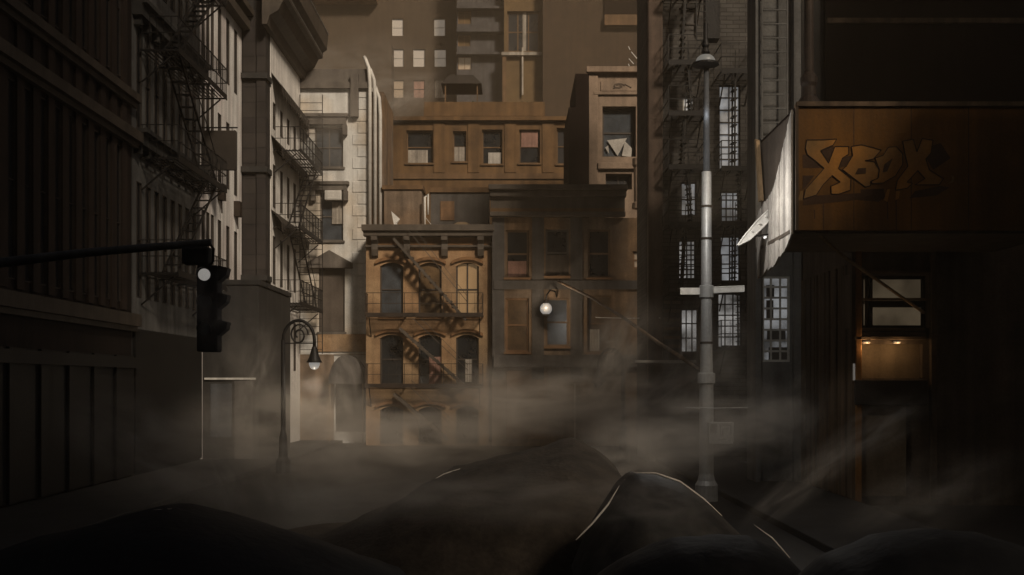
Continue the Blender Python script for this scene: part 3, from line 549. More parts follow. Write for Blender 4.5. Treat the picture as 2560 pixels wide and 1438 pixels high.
# thin cables and leaning beam
tag(MB().tube([at(1395, 703, 48.9), at(1480, 745, 44), at(1560, 795, 38), at(1650, 860, 31.5), at(1752, 925, 25.3)], .055, 8).build('guy_pole', 'brown', smooth=True, loc=tuple(at(1395, 703, 48.9))), 'long brown diagonal strut running from the dark building to the lamp post', 'strut')
tag(MB().tube([at(1715, 1020, 24.6), at(1790, 1021, 24.4), at(1870, 1019, 24.6)], .014, 6).build('cable', 'steel', loc=tuple(at(1715, 1020, 24.6))), 'short thin pale cable low across the lamp post above the notice box', 'cable')
tag(MB().tube([at(1490, 794, 47), at(1570, 796, 44), at(1650, 795, 39.5)], .02, 6).build('cable', 'whitemetal', loc=tuple(at(1490, 794, 47))), 'thin pale cable stretched across to the tenement pier', 'cable')
# ------------------------------------------------------------------ steel lamp post with sign blades
Yp = 25.0; X0 = PX(1766, Yp); t = thing('street_lamp', 'tall pale steel lamp post with sign blades and a dish lamp on top', 'street lamp', (X0, Yp, 0))
MB().lathe([(.26, .14), (.26, .5), (.2, .6), (.165, .75), (.16, PZ(960, Yp)), (.2, PZ(958, Yp)), (.2, PZ(934, Yp)), (.145, PZ(932, Yp)), (.125, PZ(748, Yp)), (.11, PZ(430, Yp))], (X0, Yp, 0), 20).build('pole', 'steel', t, smooth=False)
MB().lathe([(.078, PZ(429.9, Yp)), (.07, PZ(300, Yp)), (.058, PZ(172, Yp))], (X0, Yp, 0), 16).build('upper_pole', 'bluewall', t, smooth=True)
MB().lathe([(.15, PZ(746, Yp)), (.165, PZ(744, Yp)), (.165, PZ(716, Yp)), (.15, PZ(714, Yp))], (X0, Yp, 0), 20).build('collar', 'steel', t)
MB().box(PX(1700, Yp), X0-.15, Yp-.04, Yp-.01, PZ(737, Yp), PZ(720, Yp)).build('sign_blade', 'whitemetal', t, bevel=.004)
sb = MB(); A = Vector((X0+.15, Yp-.02, PZ(727, Yp))); B = Vector((PX(1858, Yp), Yp-.15, PZ(725, Yp)))
for d in (0,): sb.quad(A+Vector((0, 0, .065)), B+Vector((0, 0, .065)), B+Vector((0, 0, -.055)), A+Vector((0, 0, -.055))).quad(A+Vector((0, .02, .065)), B+Vector((0, .02, .065)), B+Vector((0, .02, -.055)), A+Vector((0, .02, -.055)))
sb.tube([A+Vector((0, .01, .075)), B+Vector((0, .01, .075))], .018, 6); sb.build('sign_blade', 'whitemetal', t)
zc = PZ(158, Yp)
MB().lathe([(.225, 0), (.222, .05), (.19, .12), (.13, .17), (.05, .195)], (X0-.02, Yp, zc), 24).build('lamp_bowl', 'bulbd', t, smooth=True)
MB().lathe([(.30, -.05), (.30, -.005), (.23, -.002)], (X0-.02, Yp, zc), 24).lathe([(.07, .2), (.10, .24), (.06, .34), (.09, .4), (.05, .55), (.05, .9)], (X0-.02, Yp, zc), 16).build('lamp_cap', 'iron', t)
lamp_light(t, (X0-.02, Yp-.15, zc-1.2), 4, (.95, .97, 1), .15)
for y in (1000, 860, 600, 520): MB().lathe([(.158 if y > 900 else .143, 0), (.158 if y > 900 else .143, .05)], (X0, Yp, PZ(y, Yp)), 20).build('band', 'ironrust', t)
t2 = thing('cage_ladder', 'black caged ladder hanging above the dish lamp', 'ladder', (X0, 31, 12))
k = MB(); zb, zt = PZ(100, 31), PZ(-60, 31); xa, xb = PX(1741, 31), PX(1765, 31)
for X_ in (xa, xb): k.bar((X_, 31, zb), (X_, 31, zt), .022)
n = 9
for i in range(n): z = zb+(zt-zb)*i/n; k.bar((xa, 31, z), (xb, 31, z), .015)
k.build('ladder', 'iron', t2)
MB().box(PX(1766, 31), PX(1800, 31), 31.02, 31.5, PZ(95, 31), zt).build('duct', 'iron', t2)
t = thing('notice_box', 'small grey utility box with a printed notice at the lamp post foot', 'utility box', at(1803, 1108, 24.6))
a, c, z0, z1 = r(1772, 1834, 1056, 1110, 24.6); MB().box(a, c, 24.6, 24.8, z0, z1).build('box', 'steel', t, bevel=.01)
k = MB()
for (x0, x1, y0, y1) in ((1776, 1792, 1060, 1082), (1798, 1828, 1062, 1064), (1800, 1802, 1064, 1090), (1826, 1828, 1064, 1092), (1806, 1820, 1072, 1074), (1806, 1808, 1074, 1092), (1796, 1814, 1098, 1100)):
    a, c, z0, z1 = r(x0, x1, y0, y1, 24.6); k.box(a, c, 24.592, 24.597, z0, z1)
k.build('notice', 'greydark', t)
# ------------------------------------------------------------------ right: ladder tower with pale window
Yt = 30.0; tf = front(Yt); b = thing('ladder_tower', 'grey tower strip with a wall ladder above the billboard side', 'building', (7.3, 32, 0))
hs = [r(1906, 1976, 690, 905, Yt)]
wm = MB(); wall(wm, PX(1884, Yt), 7.895, 0, 17, hs, tf, body=.8); wm.build('wall', 'greystone', b)
win(b, tf, *hs[0], pane='cool', fr='framep', bars=(2, 7), depth=.14, fw=.06)  # pane glows to stand in for daylight on a pale wall
for (x0, x1, y0, y1) in ((1918, 1938, 712, 745), (1918, 1936, 750, 795), (1920, 1966, 826, 850), (1924, 1970, 868, 900)):
    a, c, z0, z1 = r(x0, x1, y0, y1, Yt); MB().box(a, c, .105, .115, z0, z1, tf).build('boarded_pane', 'bluegrey', b)
MB().box(PX(1884, Yt), PX(1898, Yt), -.25, -.003, 0, 17, tf).build('corner_strip', 'greystone', b)
MB().box(PX(1980, Yt), PX(1998, Yt), -.2, -.003, 0, 17, tf).build('corner_strip', 'greystone', b)
k = MB()
for px in (1898, 1960): k.bar((PX(px, Yt), Yt-.35, 9), (PX(px, Yt), Yt-.35, 14.4), .03)
for i in range(15): k.bar((PX(1898, Yt), Yt-.35, 9.1+i*.38), (PX(1960, Yt), Yt-.35, 9.1+i*.38), .025)
k.build('ladder', 'greystone', b)
# right shop building
tf = front(25.3); b = thing('shop_building', 'dark shop building under the graffiti billboard at right', 'building', (10, 28, 0))
Ys = 25.3; hs = [r(2126, 2330, 685, 820, Ys), r(2150, 2306, 860, 946, Ys)]
wm = MB(); wall(wm, 7.92, 15.5, 0, 8.3, hs, tf, depth=.6, body=4.6); wm.build('wall', 'shopwall', b)
a, c, z0, z1 = hs[0]
win(b, tf, a, c, z0, z1, pane='litshop', fr='shopdark', bars=(0, 1), depth=.5, fw=.08)
k = MB()
for i in range(6): k.box(a+.05+i*.1, a+.10+i*.1, .3, .38, z0+.05, z1-.05, tf)
k.build('curtain_slats', 'plank', b)
MB().box(a+.5, c-.1, .2, .42, z0+.5, z0+.62, tf).box(a+.5, a+.58, .2, .42, z0, z1, tf).build('window_shelf', 'shopdark', b)
k = MB()
for i, y in enumerate((820, 832, 842)): x0, x1, z0, z1 = r(2130, 2308, y, y+8, Ys); k.box(x0, x1, -.1-.05*i, -.003, z0, z1, tf)
k.build('lintel', 'shoptrim', b, bevel=.01)
a, c, z0, z1 = hs[1]; MB().box(a, c, .2, .55, z0, z1, tf).build('panel', 'shop', b)
for px in (2166, 2242):
    c0 = at(px, 856, Ys-.12); MB().lathe([(.07, 0), (.09, .03), (.06, .06)], c0-Vector((0, 0, .03)), 14).build('light_fitting', 'fitting', b)
    ld = bpy.data.lights.new('shop_light', 'POINT'); ld.energy = 4.5; ld.color = (1, .66, .35); ld.shadow_soft_size = .06
    lo = bpy.data.objects.new('shop_light', ld); COL.objects.link(lo); lo.parent = b; lo.location = c0+Vector((0, -.12, -.12))-ORG[b.name]
x0, x1, z0, z1 = r(2129, 2150, 908, 952, Ys-.1); MB().box(x0, x1, -.16, -.06, z0, z1, tf).build('lit_sign', 'signlit', b, bevel=.01)
x0, x1, z0, z1 = r(2130, 2310, 950, 1012, Ys); MB().box(x0, x1, -.25, -.003, z0, z1, tf).build('counter', 'shopdark', b, bevel=.02)
x0, x1, z0, z1 = r(2132, 2262, 1014, 1240, Ys); MB().box(x0, x1, -.1, -.003, max(z0, .15), z1, tf).build('lower_panel', 'shop', b, bevel=.015)
b2 = thing('maroon_building', 'plain dark maroon building rising behind the billboard at far right', 'building', (12, 32, 0))
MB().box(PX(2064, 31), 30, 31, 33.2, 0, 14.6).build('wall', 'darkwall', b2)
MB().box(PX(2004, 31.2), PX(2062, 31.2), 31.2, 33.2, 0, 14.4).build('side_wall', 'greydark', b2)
MB().box(PX(2066, 31), 30, 30.88, 30.99, PZ(60, 31), PZ(48, 31)).build('band', 'plank', b2)
for px in (2124, 2322): MB().box(PX(px, Ys), PX(px+14, Ys), -.16, -.003, .15, 5.85, tf).build('upright', 'plank', b, bevel=.01)
for y in (684, 752): x0, x1, z0, z1 = r(2138, 2320, y-6, y, Ys); MB().box(x0, x1, -.12, -.003, z0, z1, tf).build('window_ledge', 'shoptrim', b)
k = MB(); random.seed(3)
yy = 25.32
while yy < 29.9: k.box(yy, yy+.16, -.02-.05*random.random(), -.003, .15, 5.6, right(7.915)); yy += .19
k.build('side_planks', 'plank', b)
MB().box(7.86, 8.0, 25.1, 25.297, .1, 5.88).build('corner_post', 'orangepost', b, bevel=.015)
# dark neighbour past the shop
# ------------------------------------------------------------------ billboard box with graffiti
Yb = 22.0; xl, xr, zl, zh = PX(1990, Yb), PX(2660, Yb), PZ(576, Yb), PZ(258, Yb)
t = thing('billboard', 'orange billboard box painted with big graffiti letters', 'billboard', (xl+1.5, Yb+1.5, zl))
MB().box(xl, xr, Yb, Yb+.12, zl, zh).build('front_board', 'orange', t, bevel=.01)
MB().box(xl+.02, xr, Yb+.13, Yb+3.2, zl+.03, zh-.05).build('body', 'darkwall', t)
MB().box(xl-.1, xr, Yb+.12, Yb+3.25, zl-.05, zl+.025).build('soffit', 'soffit', t)
MB().box(xl-.02, xl+.04, Yb-.05, Yb-.003, zl, zh).box(xl, xr, Yb-.06, Yb-.003, zh-.07, zh+.02).build('frame', 'plank', t)
for u in (xl+1.15, xl+2.3, xl+3.45): MB().box(u, u+.018, Yb-.0028, Yb-.0005, zl+.01, zh-.08).build('seam', 'inkshade', t)
S = 4.494
def gp(pts, dy): return [(PX(1940+x/S, Yb), PZ(300+y/S, Yb)) for x, y in pts]
LET = dict(
 first=[(345, 225), (520, 225), (680, 215), (640, 285), (500, 345), (590, 485), (660, 300), (815, 300), (815, 385), (745, 430), (700, 545), (840, 660), (835, 790), (700, 835), (620, 835), (615, 745), (720, 700), (630, 625), (540, 715), (520, 740), (450, 845), (305, 890), (330, 780), (540, 545), (440, 460), (350, 390), (330, 320)],
 second=[(845, 300), (960, 280), (1080, 310), (1180, 340), (1090, 440), (1000, 460), (1100, 470), (1155, 560), (1140, 660), (1060, 690), (1060, 740), (1000, 755), (850, 640), (745, 558), (790, 520), (860, 400)],
 third=[(1110, 430), (1200, 400), (1260, 310), (1350, 300), (1420, 380), (1420, 500), (1340, 630), (1200, 710), (1078, 718), (1066, 694), (1148, 652), (1160, 560)],
 fourth=[(1420, 240), (1540, 220), (1580, 360), (1640, 210), (1760, 230), (1740, 370), (1680, 440), (1720, 560), (1880, 660), (1830, 730), (1560, 730), (1670, 660), (1590, 570), (1470, 700), (1530, 715), (1470, 770), (1340, 790), (1360, 680), (1480, 520), (1450, 400)])
sh = MB(); sh.prism(gp([(300, 960), (310, 892), (450, 850), (950, 822), (950, 782), (1210, 772), (1230, 880), (1150, 920), (900, 900), (530, 940)], 0), -.006, -.003, front(Yb))
sh.prism(gp([(300, 390), (350, 395), (520, 540), (300, 540)], 0), -.006, -.003, front(Yb)).prism(gp([(300, 625), (430, 625), (330, 760), (300, 780)], 0), -.006, -.003, front(Yb)).prism(gp([(500, 350), (650, 295), (600, 470)], 0), -.006, -.003, front(Yb)).prism(gp([(705, 540), (745, 430), (860, 395), (800, 515)], 0), -.006, -.003, front(Yb))
for x, y0, y1 in ((532, 940, 1240), (1250, 920, 1110), (1348, 900, 1240), (430, 1010, 1110)): sh.prism(gp([(x-7, y0), (x+7, y0), (x+9, y1), (x-3, y1)], 0), -.0065, -.003, front(Yb))
sh.prism(gp([(1560, 800), (1850, 740), (1950, 760), (1800, 850), (1500, 880)], 0), -.006, -.003, front(Yb)).prism(gp([(1700, 300), (1850, 260), (1960, 430), (1770, 560), (1690, 440)], 0), -.006, -.003, front(Yb))
sh.build('graffiti_shadow', 'inkshade', t)
for kx, pts in LET.items():
    P = gp(pts, 0); MB().prism(P, -.010, -.007, front(Yb)).build('graffiti_letter', 'letter', t)
    ob = MB()
    for i in range(len(P)): (a, c), (d, e) = P[i], P[(i+1) % len(P)]; ob.bar((a, Yb-.012, c), (d, Yb-.012, e), .011)
    ob.build('letter_outline', 'ink', t)
MB().prism(gp([(885, 615), (920, 545), (1010, 540), (1005, 605)], 0), -.016, -.0105, front(Yb)).build('letter_counter', 'inkshade', t); MB().prism(gp([(1195, 590), (1215, 500), (1310, 430), (1280, 500), (1245, 580)], 0), -.016, -.0105, front(Yb)).build('letter_counter', 'inkshade', t)
for P in ([(245, 905), (275, 800), (300, 795), (300, 905)], [(1210, 900), (1250, 780), (1280, 780), (1250, 920)], [(1340, 900), (1350, 800), (1390, 800), (1380, 880)], [(1970, 620), (2000, 640), (1990, 700), (1930, 720), (1975, 680)]): MB().prism(gp(P, 0), -.008, -.003, front(Yb)).build('graffiti_drip', 'letter', t)
# torn side boards: separate planks with ragged tops and bottoms
random.seed(11)
tops = [8.30, 8.02, 7.72, 7.4, 7.1, 6.95, 6.85, 6.8, 6.75]; bots = [5.78, 5.62, 5.5, 5.45, 5.35, 5.3, 5.28, 5.25, 5.2]
for i in range(9):
    y0 = Yb+.02+i*.335; y1 = y0+.325; X_ = xl-.03-.03*random.random(); tp, bt = tops[i], bots[i]; e = tops[i+1] if i < 8 else tp-.1
    poly = [(y0, bt+.05*random.random()), (y1, (bots[i+1] if i < 8 else bt)), (y1, e+.05*random.random())]
    n = 4
    for k in range(1, n): q_ = k/n; poly.append((y1+(y0-y1)*q_, e+(tp-e)*q_+.09*(random.random()-.4)))
    poly.append((y0, tp))
    MB().prism(poly, 0, .045, right(X_-.05)).build('side_board', 'board', t)
MB().box(xl+.0, xl+.02, Yb+.15, Yb+3.1, 5.9, 8.3).build('side_backing', 'soffit', t)
pf = MB(); pf.prism([(Yb+2.95, 8.33), (Yb+3.15, 8.4), (Yb+2.75, 6.9), (Yb+2.55, 6.9)], -.14, -.06, right(xl)); pf.build('broken_post', 'boardedge', t)
tag(MB().tube([at(2048, 588, 22.4), at(2110, 642, 23.1), at(2310, 782, 25.2)], .035, 8).build('awning_strut', 'boardedge', smooth=True, loc=tuple(at(2048, 588, 22.4))), 'thin diagonal awning strut running from the billboard underside to the shop wall', 'strut')
X0 = PX(2022, 22.5)
tag(MB().lathe([(.3, 0), (.27, .06), (.16, .22), (.14, .42), (.17, .5), (.17, .62), (.10, .72), (.09, 2.4)], (X0, 22.5, zh+.03), 16).build('column', 'ironrust', loc=(X0, 22.5, zh+.03)), 'dark iron column with a flared foot standing on top of the billboard', 'column')
tag(MB().box(PX(2155, 23), PX(2185, 23), 22.9, 23.3, zh-.04, zh+.16).tube([(PX(2170, 23), 23.1, zh+.16), (PX(2176, 23), 23.1, zh+.3)], .02).build('junction_box', 'soffit', bevel=.01, loc=(PX(2170, 23), 23, zh)), 'small box on the top edge of the orange billboard', 'box')
# floodlight on bent arm
t = thing('floodlight', 'bright white bent floodlight arm beside the torn boards', 'floodlight', at(1930, 540, 24))
pa = [at(1845, 613, 23.6), at(1868, 590, 23.7), at(1900, 555, 23.9), at(1925, 530, 24.0), at(1944, 525, 24.2)]
wd = [.01, .10, .13, .11, .07]; k = MB()
up = [p+Vector((-.5, 0, .6)).normalized()*w_*.5 for p, w_ in zip(pa, wd)]; dn = [p-Vector((-.5, 0, .6)).normalized()*w_ for p, w_ in zip(pa, wd)]
for i in range(4):
    k.quad(up[i], up[i+1], dn[i+1], dn[i]); o_ = Vector((.03, .3, .02)); k.quad(up[i]+o_, up[i+1]+o_, dn[i+1]+o_, dn[i]+o_); k.quad(up[i], up[i+1], up[i+1]+o_, up[i]+o_); k.quad(dn[i], dn[i+1], dn[i+1]+o_, dn[i]+o_)
k.tube(up, .018, 6).tube(dn, .018, 6)
for q_ in (.2, .5, .8): p = pa[1].lerp(pa[3], q_); k.tube([p+Vector((0, -.03, 0)), p+Vector((0, .01, 0))], .02, 8)
k.build('arm', 'whitemetal', t)
MB().bar(at(1880, 592, 23.75), at(1925, 585, 24.0), .02).bar(at(1935, 540, 24), at(1958, 560, 24.6), .025).build('brace', 'iron', t)
MB().prism([(PX(1902, 24), PZ(588, 24)), (PX(1940, 24), PZ(590, 24)), (PX(1946, 24), PZ(552, 24)), (PX(1930, 24), PZ(545, 24)), (PX(1906, 24), PZ(566, 24))], 24.02, 24.3, ident).build('hood', 'steel', t, bevel=.02)
c0 = at(1922, 592, 24.15); MB().lathe([(.12, 0), (.11, .03), (.02, .04)], c0-Vector((0, 0, .03)), 16).build('lens', 'floodl', t)
ld = bpy.data.lights.new('flood_light', 'POINT'); ld.energy = 190; ld.color = (1, .96, .9); ld.shadow_soft_size = .12
lo = bpy.data.objects.new('flood_light', ld); COL.objects.link(lo); lo.parent = t; lo.location = at(1800, 490, 22.6)-ORG[t.name]
# ------------------------------------------------------------------ traffic signal on its mast arm
Ym = 15.0; t = thing('traffic_signal', 'black traffic signal with one lit round lens on a long mast arm', 'traffic light', (PX(-90, Ym), Ym, 0))
A, B = at(-90, 668, Ym), at(528, 606, Ym)
MB().tube([(A.x, Ym, .14), (A.x, Ym, A.z+.4)], .1, 12).build('post', 'iron', t, smooth=True)
MB().tube([A, A.lerp(B, .5)+Vector((0, 0, .03)), B], [.075, .06, .05], 10).build('mast_arm', 'greystone', t, smooth=True)
x0, x1, z0, z1 = r(458, 526, 618, 662, Ym); MB().box(x0, x1, Ym-.1, Ym+.15, z0, z1).build('control_box', 'greydark', t, bevel=.03)
MB().tube([at(522, 606, Ym), at(534, 622, Ym), at(532, 655, Ym), at(522, 668, Ym)], .018, 8).build('conduit', 'iron', t)
x0, x1 = PX(494, Ym), PX(546, Ym); zt = PZ(664, Ym)
hd = MB(); hd.box(x0, x1, Ym-.06, Ym+.2, zt-1.18, zt); hd.build('housing', 'soot', t, bevel=.025)
for i in range(3):
    zc = PZ(688, Ym)-i*.37; xc = PX(514, Ym)
    l = MB().tube([(xc, Ym-.075, zc), (xc, Ym-.063, zc)], .082, 24).build('lens', 'bulb' if i == 0 else 'glassb', t)
    if i == 0: l['label'] = 'lit pale round lens'
    v = MB(); n = 14
    for s_ in range(n):
        a0, a1 = math.pi*(-.12+1.24*s_/n), math.pi*(-.12+1.24*(s_+1)/n)
        q0, q1 = (xc+.10*math.cos(a0), zc+.10*math.sin(a0)), (xc+.10*math.cos(a1), zc+.10*math.sin(a1))
        v.quad((q0[0], Ym-.06, q0[1]), (q1[0], Ym-.06, q1[1]), (q1[0], Ym-.10-.04*math.sin(max(0, a1)), q1[1]), (q0[0], Ym-.10-.04*math.sin(max(0, a0)), q0[1]))
    v.build('visor', 'iron', t)
    MB().prism([(x1, zc-.09), (x1+.11, zc+.0), (x1+.13, zc+.1), (x1, zc+.13)], Ym-.02, Ym+.17, ident).build('visor', 'iron', t)
# ------------------------------------------------------------------ crook lamps
def crook(px, Yd, ytop, span, sgn, lab, bulb, drop=44):
    X_ = PX(px, Yd); zt = PZ(ytop, Yd); rr = span/2/F*Yd
    t = thing('street_lamp', lab, 'street lamp', (X_, Yd, 0), 'crook street lamps')
    MB().lathe([(.22, .12), (.22, .5), (.14, .6), (.12, 1.2), (.075, 1.4), (.065, zt)], (X_, Yd, 0), 12).build('post', 'iron', t)
    a = MB(); P = [(X_+sgn*rr*(1-math.cos(math.pi*k/12)), Yd, zt+rr*1.25*math.sin(math.pi*k/12)) for k in range(13)]; P.append((P[-1][0], Yd, zt-.25)); a.tube(P, .05, 8)
    a.build('crook', 'iron', t, smooth=True)
    s = MB(); cx_, cz_ = X_+sgn*rr, zt+.15
    s.tube([(cx_+rr*.62*math.cos(R(q))*(1-q/800), Yd, cz_+rr*.75*math.sin(R(q))*(1-q/800)) for q in range(0, 620, 25)], .028, 6).bar((X_, Yd, zt-.1), (X_+sgn*2*rr, Yd, zt-.1), .025)
    s.build('scroll', 'iron', t)
    xe = X_+sgn*2*rr; k = drop/F*Yd
    MB().lathe([(.06, -.2), (.1, -.3), (.14, -.25-k*.5), (.2, -.25-k*.85), (.24, -.25-k), (.2, -.25-k)], (xe, Yd, zt), 18).build('lamp_shade', 'iron', t, smooth=False)
    MB().lathe([(.165, -.252-k), (.16, -.32-k), (.12, -.41-k), (.04, -.46-k)], (xe, Yd, zt), 18).build('bulb', bulb, t, smooth=True)
    if bulb == 'bulb': lamp_light(t, (xe, Yd-.1, zt-.85-k), 28, (1, .86, .68), .12)
    return t
crook(708, 33, 850, 78, 1, 'ornate black crook street lamp with a glowing bulb at left', 'bulb', drop=36)
crook(1558, 37, 912, 62, -1, 'thin dark crook street lamp in the steam before the dark building', 'glassb', drop=26)
# clutter beyond the left lamp: round awning over the pale building's door
t = thing('door_awning', 'dark rounded awning over the pale building ground floor door', 'awning', (PX(870, 51), 51, 0))
k = MB(); x0, x1 = PX(826, 51.2), PX(914, 51.2); zc = PZ(960, 51.2); n = 14
for i in range(n):
    a0, a1 = math.pi*i/n, math.pi*(i+1)/n; f_ = lambda a: ((x0+x1)/2+(x1-x0)/2*math.cos(a), zc+1.35*math.sin(a))
    (p, q_), (u, v) = f_(a0), f_(a1); k.quad((p, 50.6, q_), (u, 50.6, v), (u, 51.9, v), (p, 51.9, q_)).quad((p, 50.6, q_), (u, 50.6, v), ((x0+x1)/2, 50.6, zc))
k.build('canopy', 'bluegrey', t)
for X_ in (x0+.05, x1-.05): MB().bar((X_, 50.65, .1), (X_, 50.65, zc), .04).build('post', 'shop', t)
# ------------------------------------------------------------------ heaps under tarpaulin in the foreground mist
def heap(label, prof_l, Yd, depth, mt='tarp', name='covered_heap', folds=(), rough=.05, seed=1, fold_mat='edgelight', fr=.012):
    """solid mound: a ridge outline in X/Z at its own distance, rounded down to the ground in front and behind"""
    pts = [(PX(x, Yd), max(PZ(y, Yd), 0.02)) for x, y in prof_l]; n = 40; m = 18; P = []
    x0, x1 = pts[0][0], pts[-1][0]
    def ridge(x):
        for (a, b_), (c, d) in zip(pts, pts[1:]):
            if a <= x <= c:
                t = (x-a)/(c-a+1e-9); return b_+(d-b_)*t
        return 0
    base = Vector(((x0+x1)/2, Yd, 0)); k = MB()
    for j in range(m+1):
        q_ = -1+2*j/m; yy = Yd+q_*depth; s = math.sqrt(max(0, 1-abs(q_)**2.2))
        for i in range(n+1):
            x = x0+(x1-x0)*i/n; xc = (x0+x1)/2; xs = xc+(x-xc)*(.55+.45*s); h = ridge(x)*s
            nz = mnoise.noise(Vector((x*1.3+seed*7, yy*1.3, 0)))*rough*2+mnoise.noise(Vector((x*4+seed, yy*4, 3)))*rough
            k.v.append((xs, yy, max(h+nz*min(1, h*2), -.02)))
    for j in range(m):
        for i in range(n): a = j*(n+1)+i; k.f.append((a, a+1, a+n+2, a+n+1))
    t = thing(name, label, 'mound' if name == 'mound' else 'heap', tuple(base), 'dark heaps in the foreground')
    k.build('cover', mt, t, smooth=True)
    for f in folds:
        pp = []
        for (x, y, dy) in f: v = at(x, y, Yd+dy); pp.append(v)
        q2 = [];
        for i in range(len(pp)-1):
            for s_ in range(6): q2.append(pp[i].lerp(pp[i+1], s_/6))
        q2.append(pp[-1]); nn = len(q2)
        MB().tube(q2, [fr*(.25+math.sin(math.pi*(i+.3)/(nn+.6))) for i in range(nn)], 6).build('fold_highlight', fold_mat, t, smooth=True)  # pale tube laid along folds and edges as a painted highlight
    return t
heap('broad dark mound with a thin highlight drawn along its left edge below the ochre building', [(620, 1430), (760, 1372), (880, 1310), (980, 1262), (1075, 1205), (1140, 1172), (1230, 1152), (1330, 1125), (1425, 1100), (1470, 1118), (1530, 1150), (1600, 1260), (1660, 1400), (1700, 1500)], 19, 3.4, 'earth', name='mound', rough=.05, seed=2, folds=[[(1078, 1203, 0), (1110, 1185, 0), (1150, 1172, 0)]], fr=.008)
heap('translucent looking covered heap with painted pale arched highlights at lower right', [(1430, 1430), (1465, 1345), (1510, 1268), (1548, 1205), (1575, 1180), (1640, 1182), (1700, 1205), (1760, 1250), (1820, 1310), (1880, 1370), (1930, 1438)], 14, 1.6, 'tarppale', rough=.025, seed=5, fr=.011,
     folds=[[(1560, 1200, -.2), (1610, 1196, -.3), (1660, 1202, -.35), (1710, 1228, -.4), (1750, 1270, -.5), (1790, 1330, -.6)], [(1575, 1182, 0), (1640, 1183, 0), (1700, 1204, 0), (1760, 1248, 0), (1805, 1290, 0)], [(1548, 1215, -.3), (1520, 1262, -.5), (1480, 1310, -.7), (1440, 1350, -.9)], [(1575, 1225, -.4), (1595, 1260, -.6), (1610, 1310, -.8)]])
heap('black rounded heap nearest at the bottom of the picture', [(1450, 1480), (1560, 1400), (1680, 1350), (1800, 1336), (1880, 1345), (1950, 1380), (2010, 1440), (2040, 1500)], 10.5, 1.3, 'tarp', rough=.02, seed=8, folds=[[(1885, 1312, .1), (1930, 1345, .1), (1975, 1395, .1)]], fr=.007)
heap('large black rounded mound in the bottom right corner', [(1960, 1500), (2080, 1400), (2200, 1345), (2330, 1325), (2450, 1332), (2560, 1365), (2640, 1440)], 9.2, 1.3, 'tarp', name='mound', rough=.02, seed=12)
heap('long low dark mound across the lower left foreground', [(-200, 1420), (0, 1372), (180, 1325), (330, 1285), (430, 1272), (540, 1288), (680, 1330), (840, 1385), (960, 1430), (1040, 1460)], 13.5, 2.2, 'tarp', name='mound', rough=.03, seed=19, folds=[[(340, 1283, -.05), (380, 1276, -.1), (430, 1272, -.1)]], fr=.006)
# ------------------------------------------------------------------ unseen blocks added behind and beside the viewer to shade the street
b = thing('shade_block', 'tall unseen block added behind the viewer to shade the street', 'building', (-6, -16, 0))
MB().box(-30, 15.2, -24, -11, 0, 56).build('wall', 'greydark', b)
b = thing('shade_block', 'lower unseen block added behind the viewer for shade', 'building', (34, -16, 0))
MB().box(24.5, 37.4, -24, -11, 0, 34).build('wall', 'greydark', b)
MB().box(37.5, 64, -24, -11, 0, 52).build('tower', 'greydark', b)
b = thing('shade_block', 'low unseen block added beside the viewer to shade the right side', 'building', (16, 14.5, 0))
MB().box(11.3, 17.4, 12.6, 16, 0, 13.5).build('wall', 'greydark', b)
MB().box(17.5, 27, 12.6, 16, 0, 27).build('tower', 'greydark', b)
# ------------------------------------------------------------------ steam and haze
def steam(loc, size, dens, seed, rot=(0, 0, 0), col=(.86, .8, .72), sc=1.6, thr=.42):
    me = bpy.data.meshes.new('steam'); bm = bmesh.new(); bmesh.ops.create_icosphere(bm, subdivisions=3, radius=1); bm.to_mesh(me); bm.free()
    o = bpy.data.objects.new('steam', me); COL.objects.link(o); o.location = loc; o.scale = size; o.rotation_euler = rot; o['kind'] = 'stuff'; tag(o, 'soft pale steam drifting over the dark street', 'steam', 'steam drifting over the street')
    m = bpy.data.materials.new('steam'); m.use_nodes = True; t = m.node_tree; N, L = t.nodes, t.links; N.remove(N["Principled BSDF"])
    pv = N.new("ShaderNodeVolumePrincipled"); pv.inputs["Color"].default_value = (*col, 1); pv.inputs["Anisotropy"].default_value = 0.1
    L.new(pv.outputs[0], N["Material Output"].inputs["Volume"])
    tc = N.new("ShaderNodeTexCoord"); ln = N.new("ShaderNodeVectorMath"); ln.operation = 'LENGTH'; L.new(tc.outputs["Object"], ln.inputs[0])
    fo = N.new("ShaderNodeMapRange"); fo.interpolation_type = 'SMOOTHSTEP'; fo.inputs[1].default_value = 1; fo.inputs[2].default_value = .05; fo.inputs[3].default_value = 0; fo.inputs[4].default_value = 1; L.new(ln.outputs["Value"], fo.inputs[0])
    mp = N.new("ShaderNodeMapping"); mp.inputs["Location"].default_value = (seed*3.1, seed*1.7, seed*.9); L.new(tc.outputs["Object"], mp.inputs[0])
    n = N.new("ShaderNodeTexNoise"); n.inputs["Scale"].default_value = sc; n.inputs["Detail"].default_value = 5; n.inputs["Roughness"].default_value = .6; n.inputs["Distortion"].default_value = .6; L.new(mp.outputs[0], n.inputs["Vector"])
    nr = N.new("ShaderNodeMapRange"); nr.interpolation_type = 'SMOOTHSTEP'; nr.inputs[1].default_value = thr; nr.inputs[2].default_value = thr+.28; nr.inputs[3].default_value = .04; nr.inputs[4].default_value = 1; L.new(n.outputs[0], nr.inputs[0])
    mu = N.new("ShaderNodeMath"); mu.operation = 'MULTIPLY'; L.new(fo.outputs[0], mu.inputs[0]); L.new(nr.outputs[0], mu.inputs[1])
    m2 = N.new("ShaderNodeMath"); m2.operation = 'MULTIPLY'; L.new(mu.outputs[0], m2.inputs[0]); m2.inputs[1].default_value = dens; L.new(m2.outputs[0], pv.inputs["Density"])
    me.materials.append(m); return o
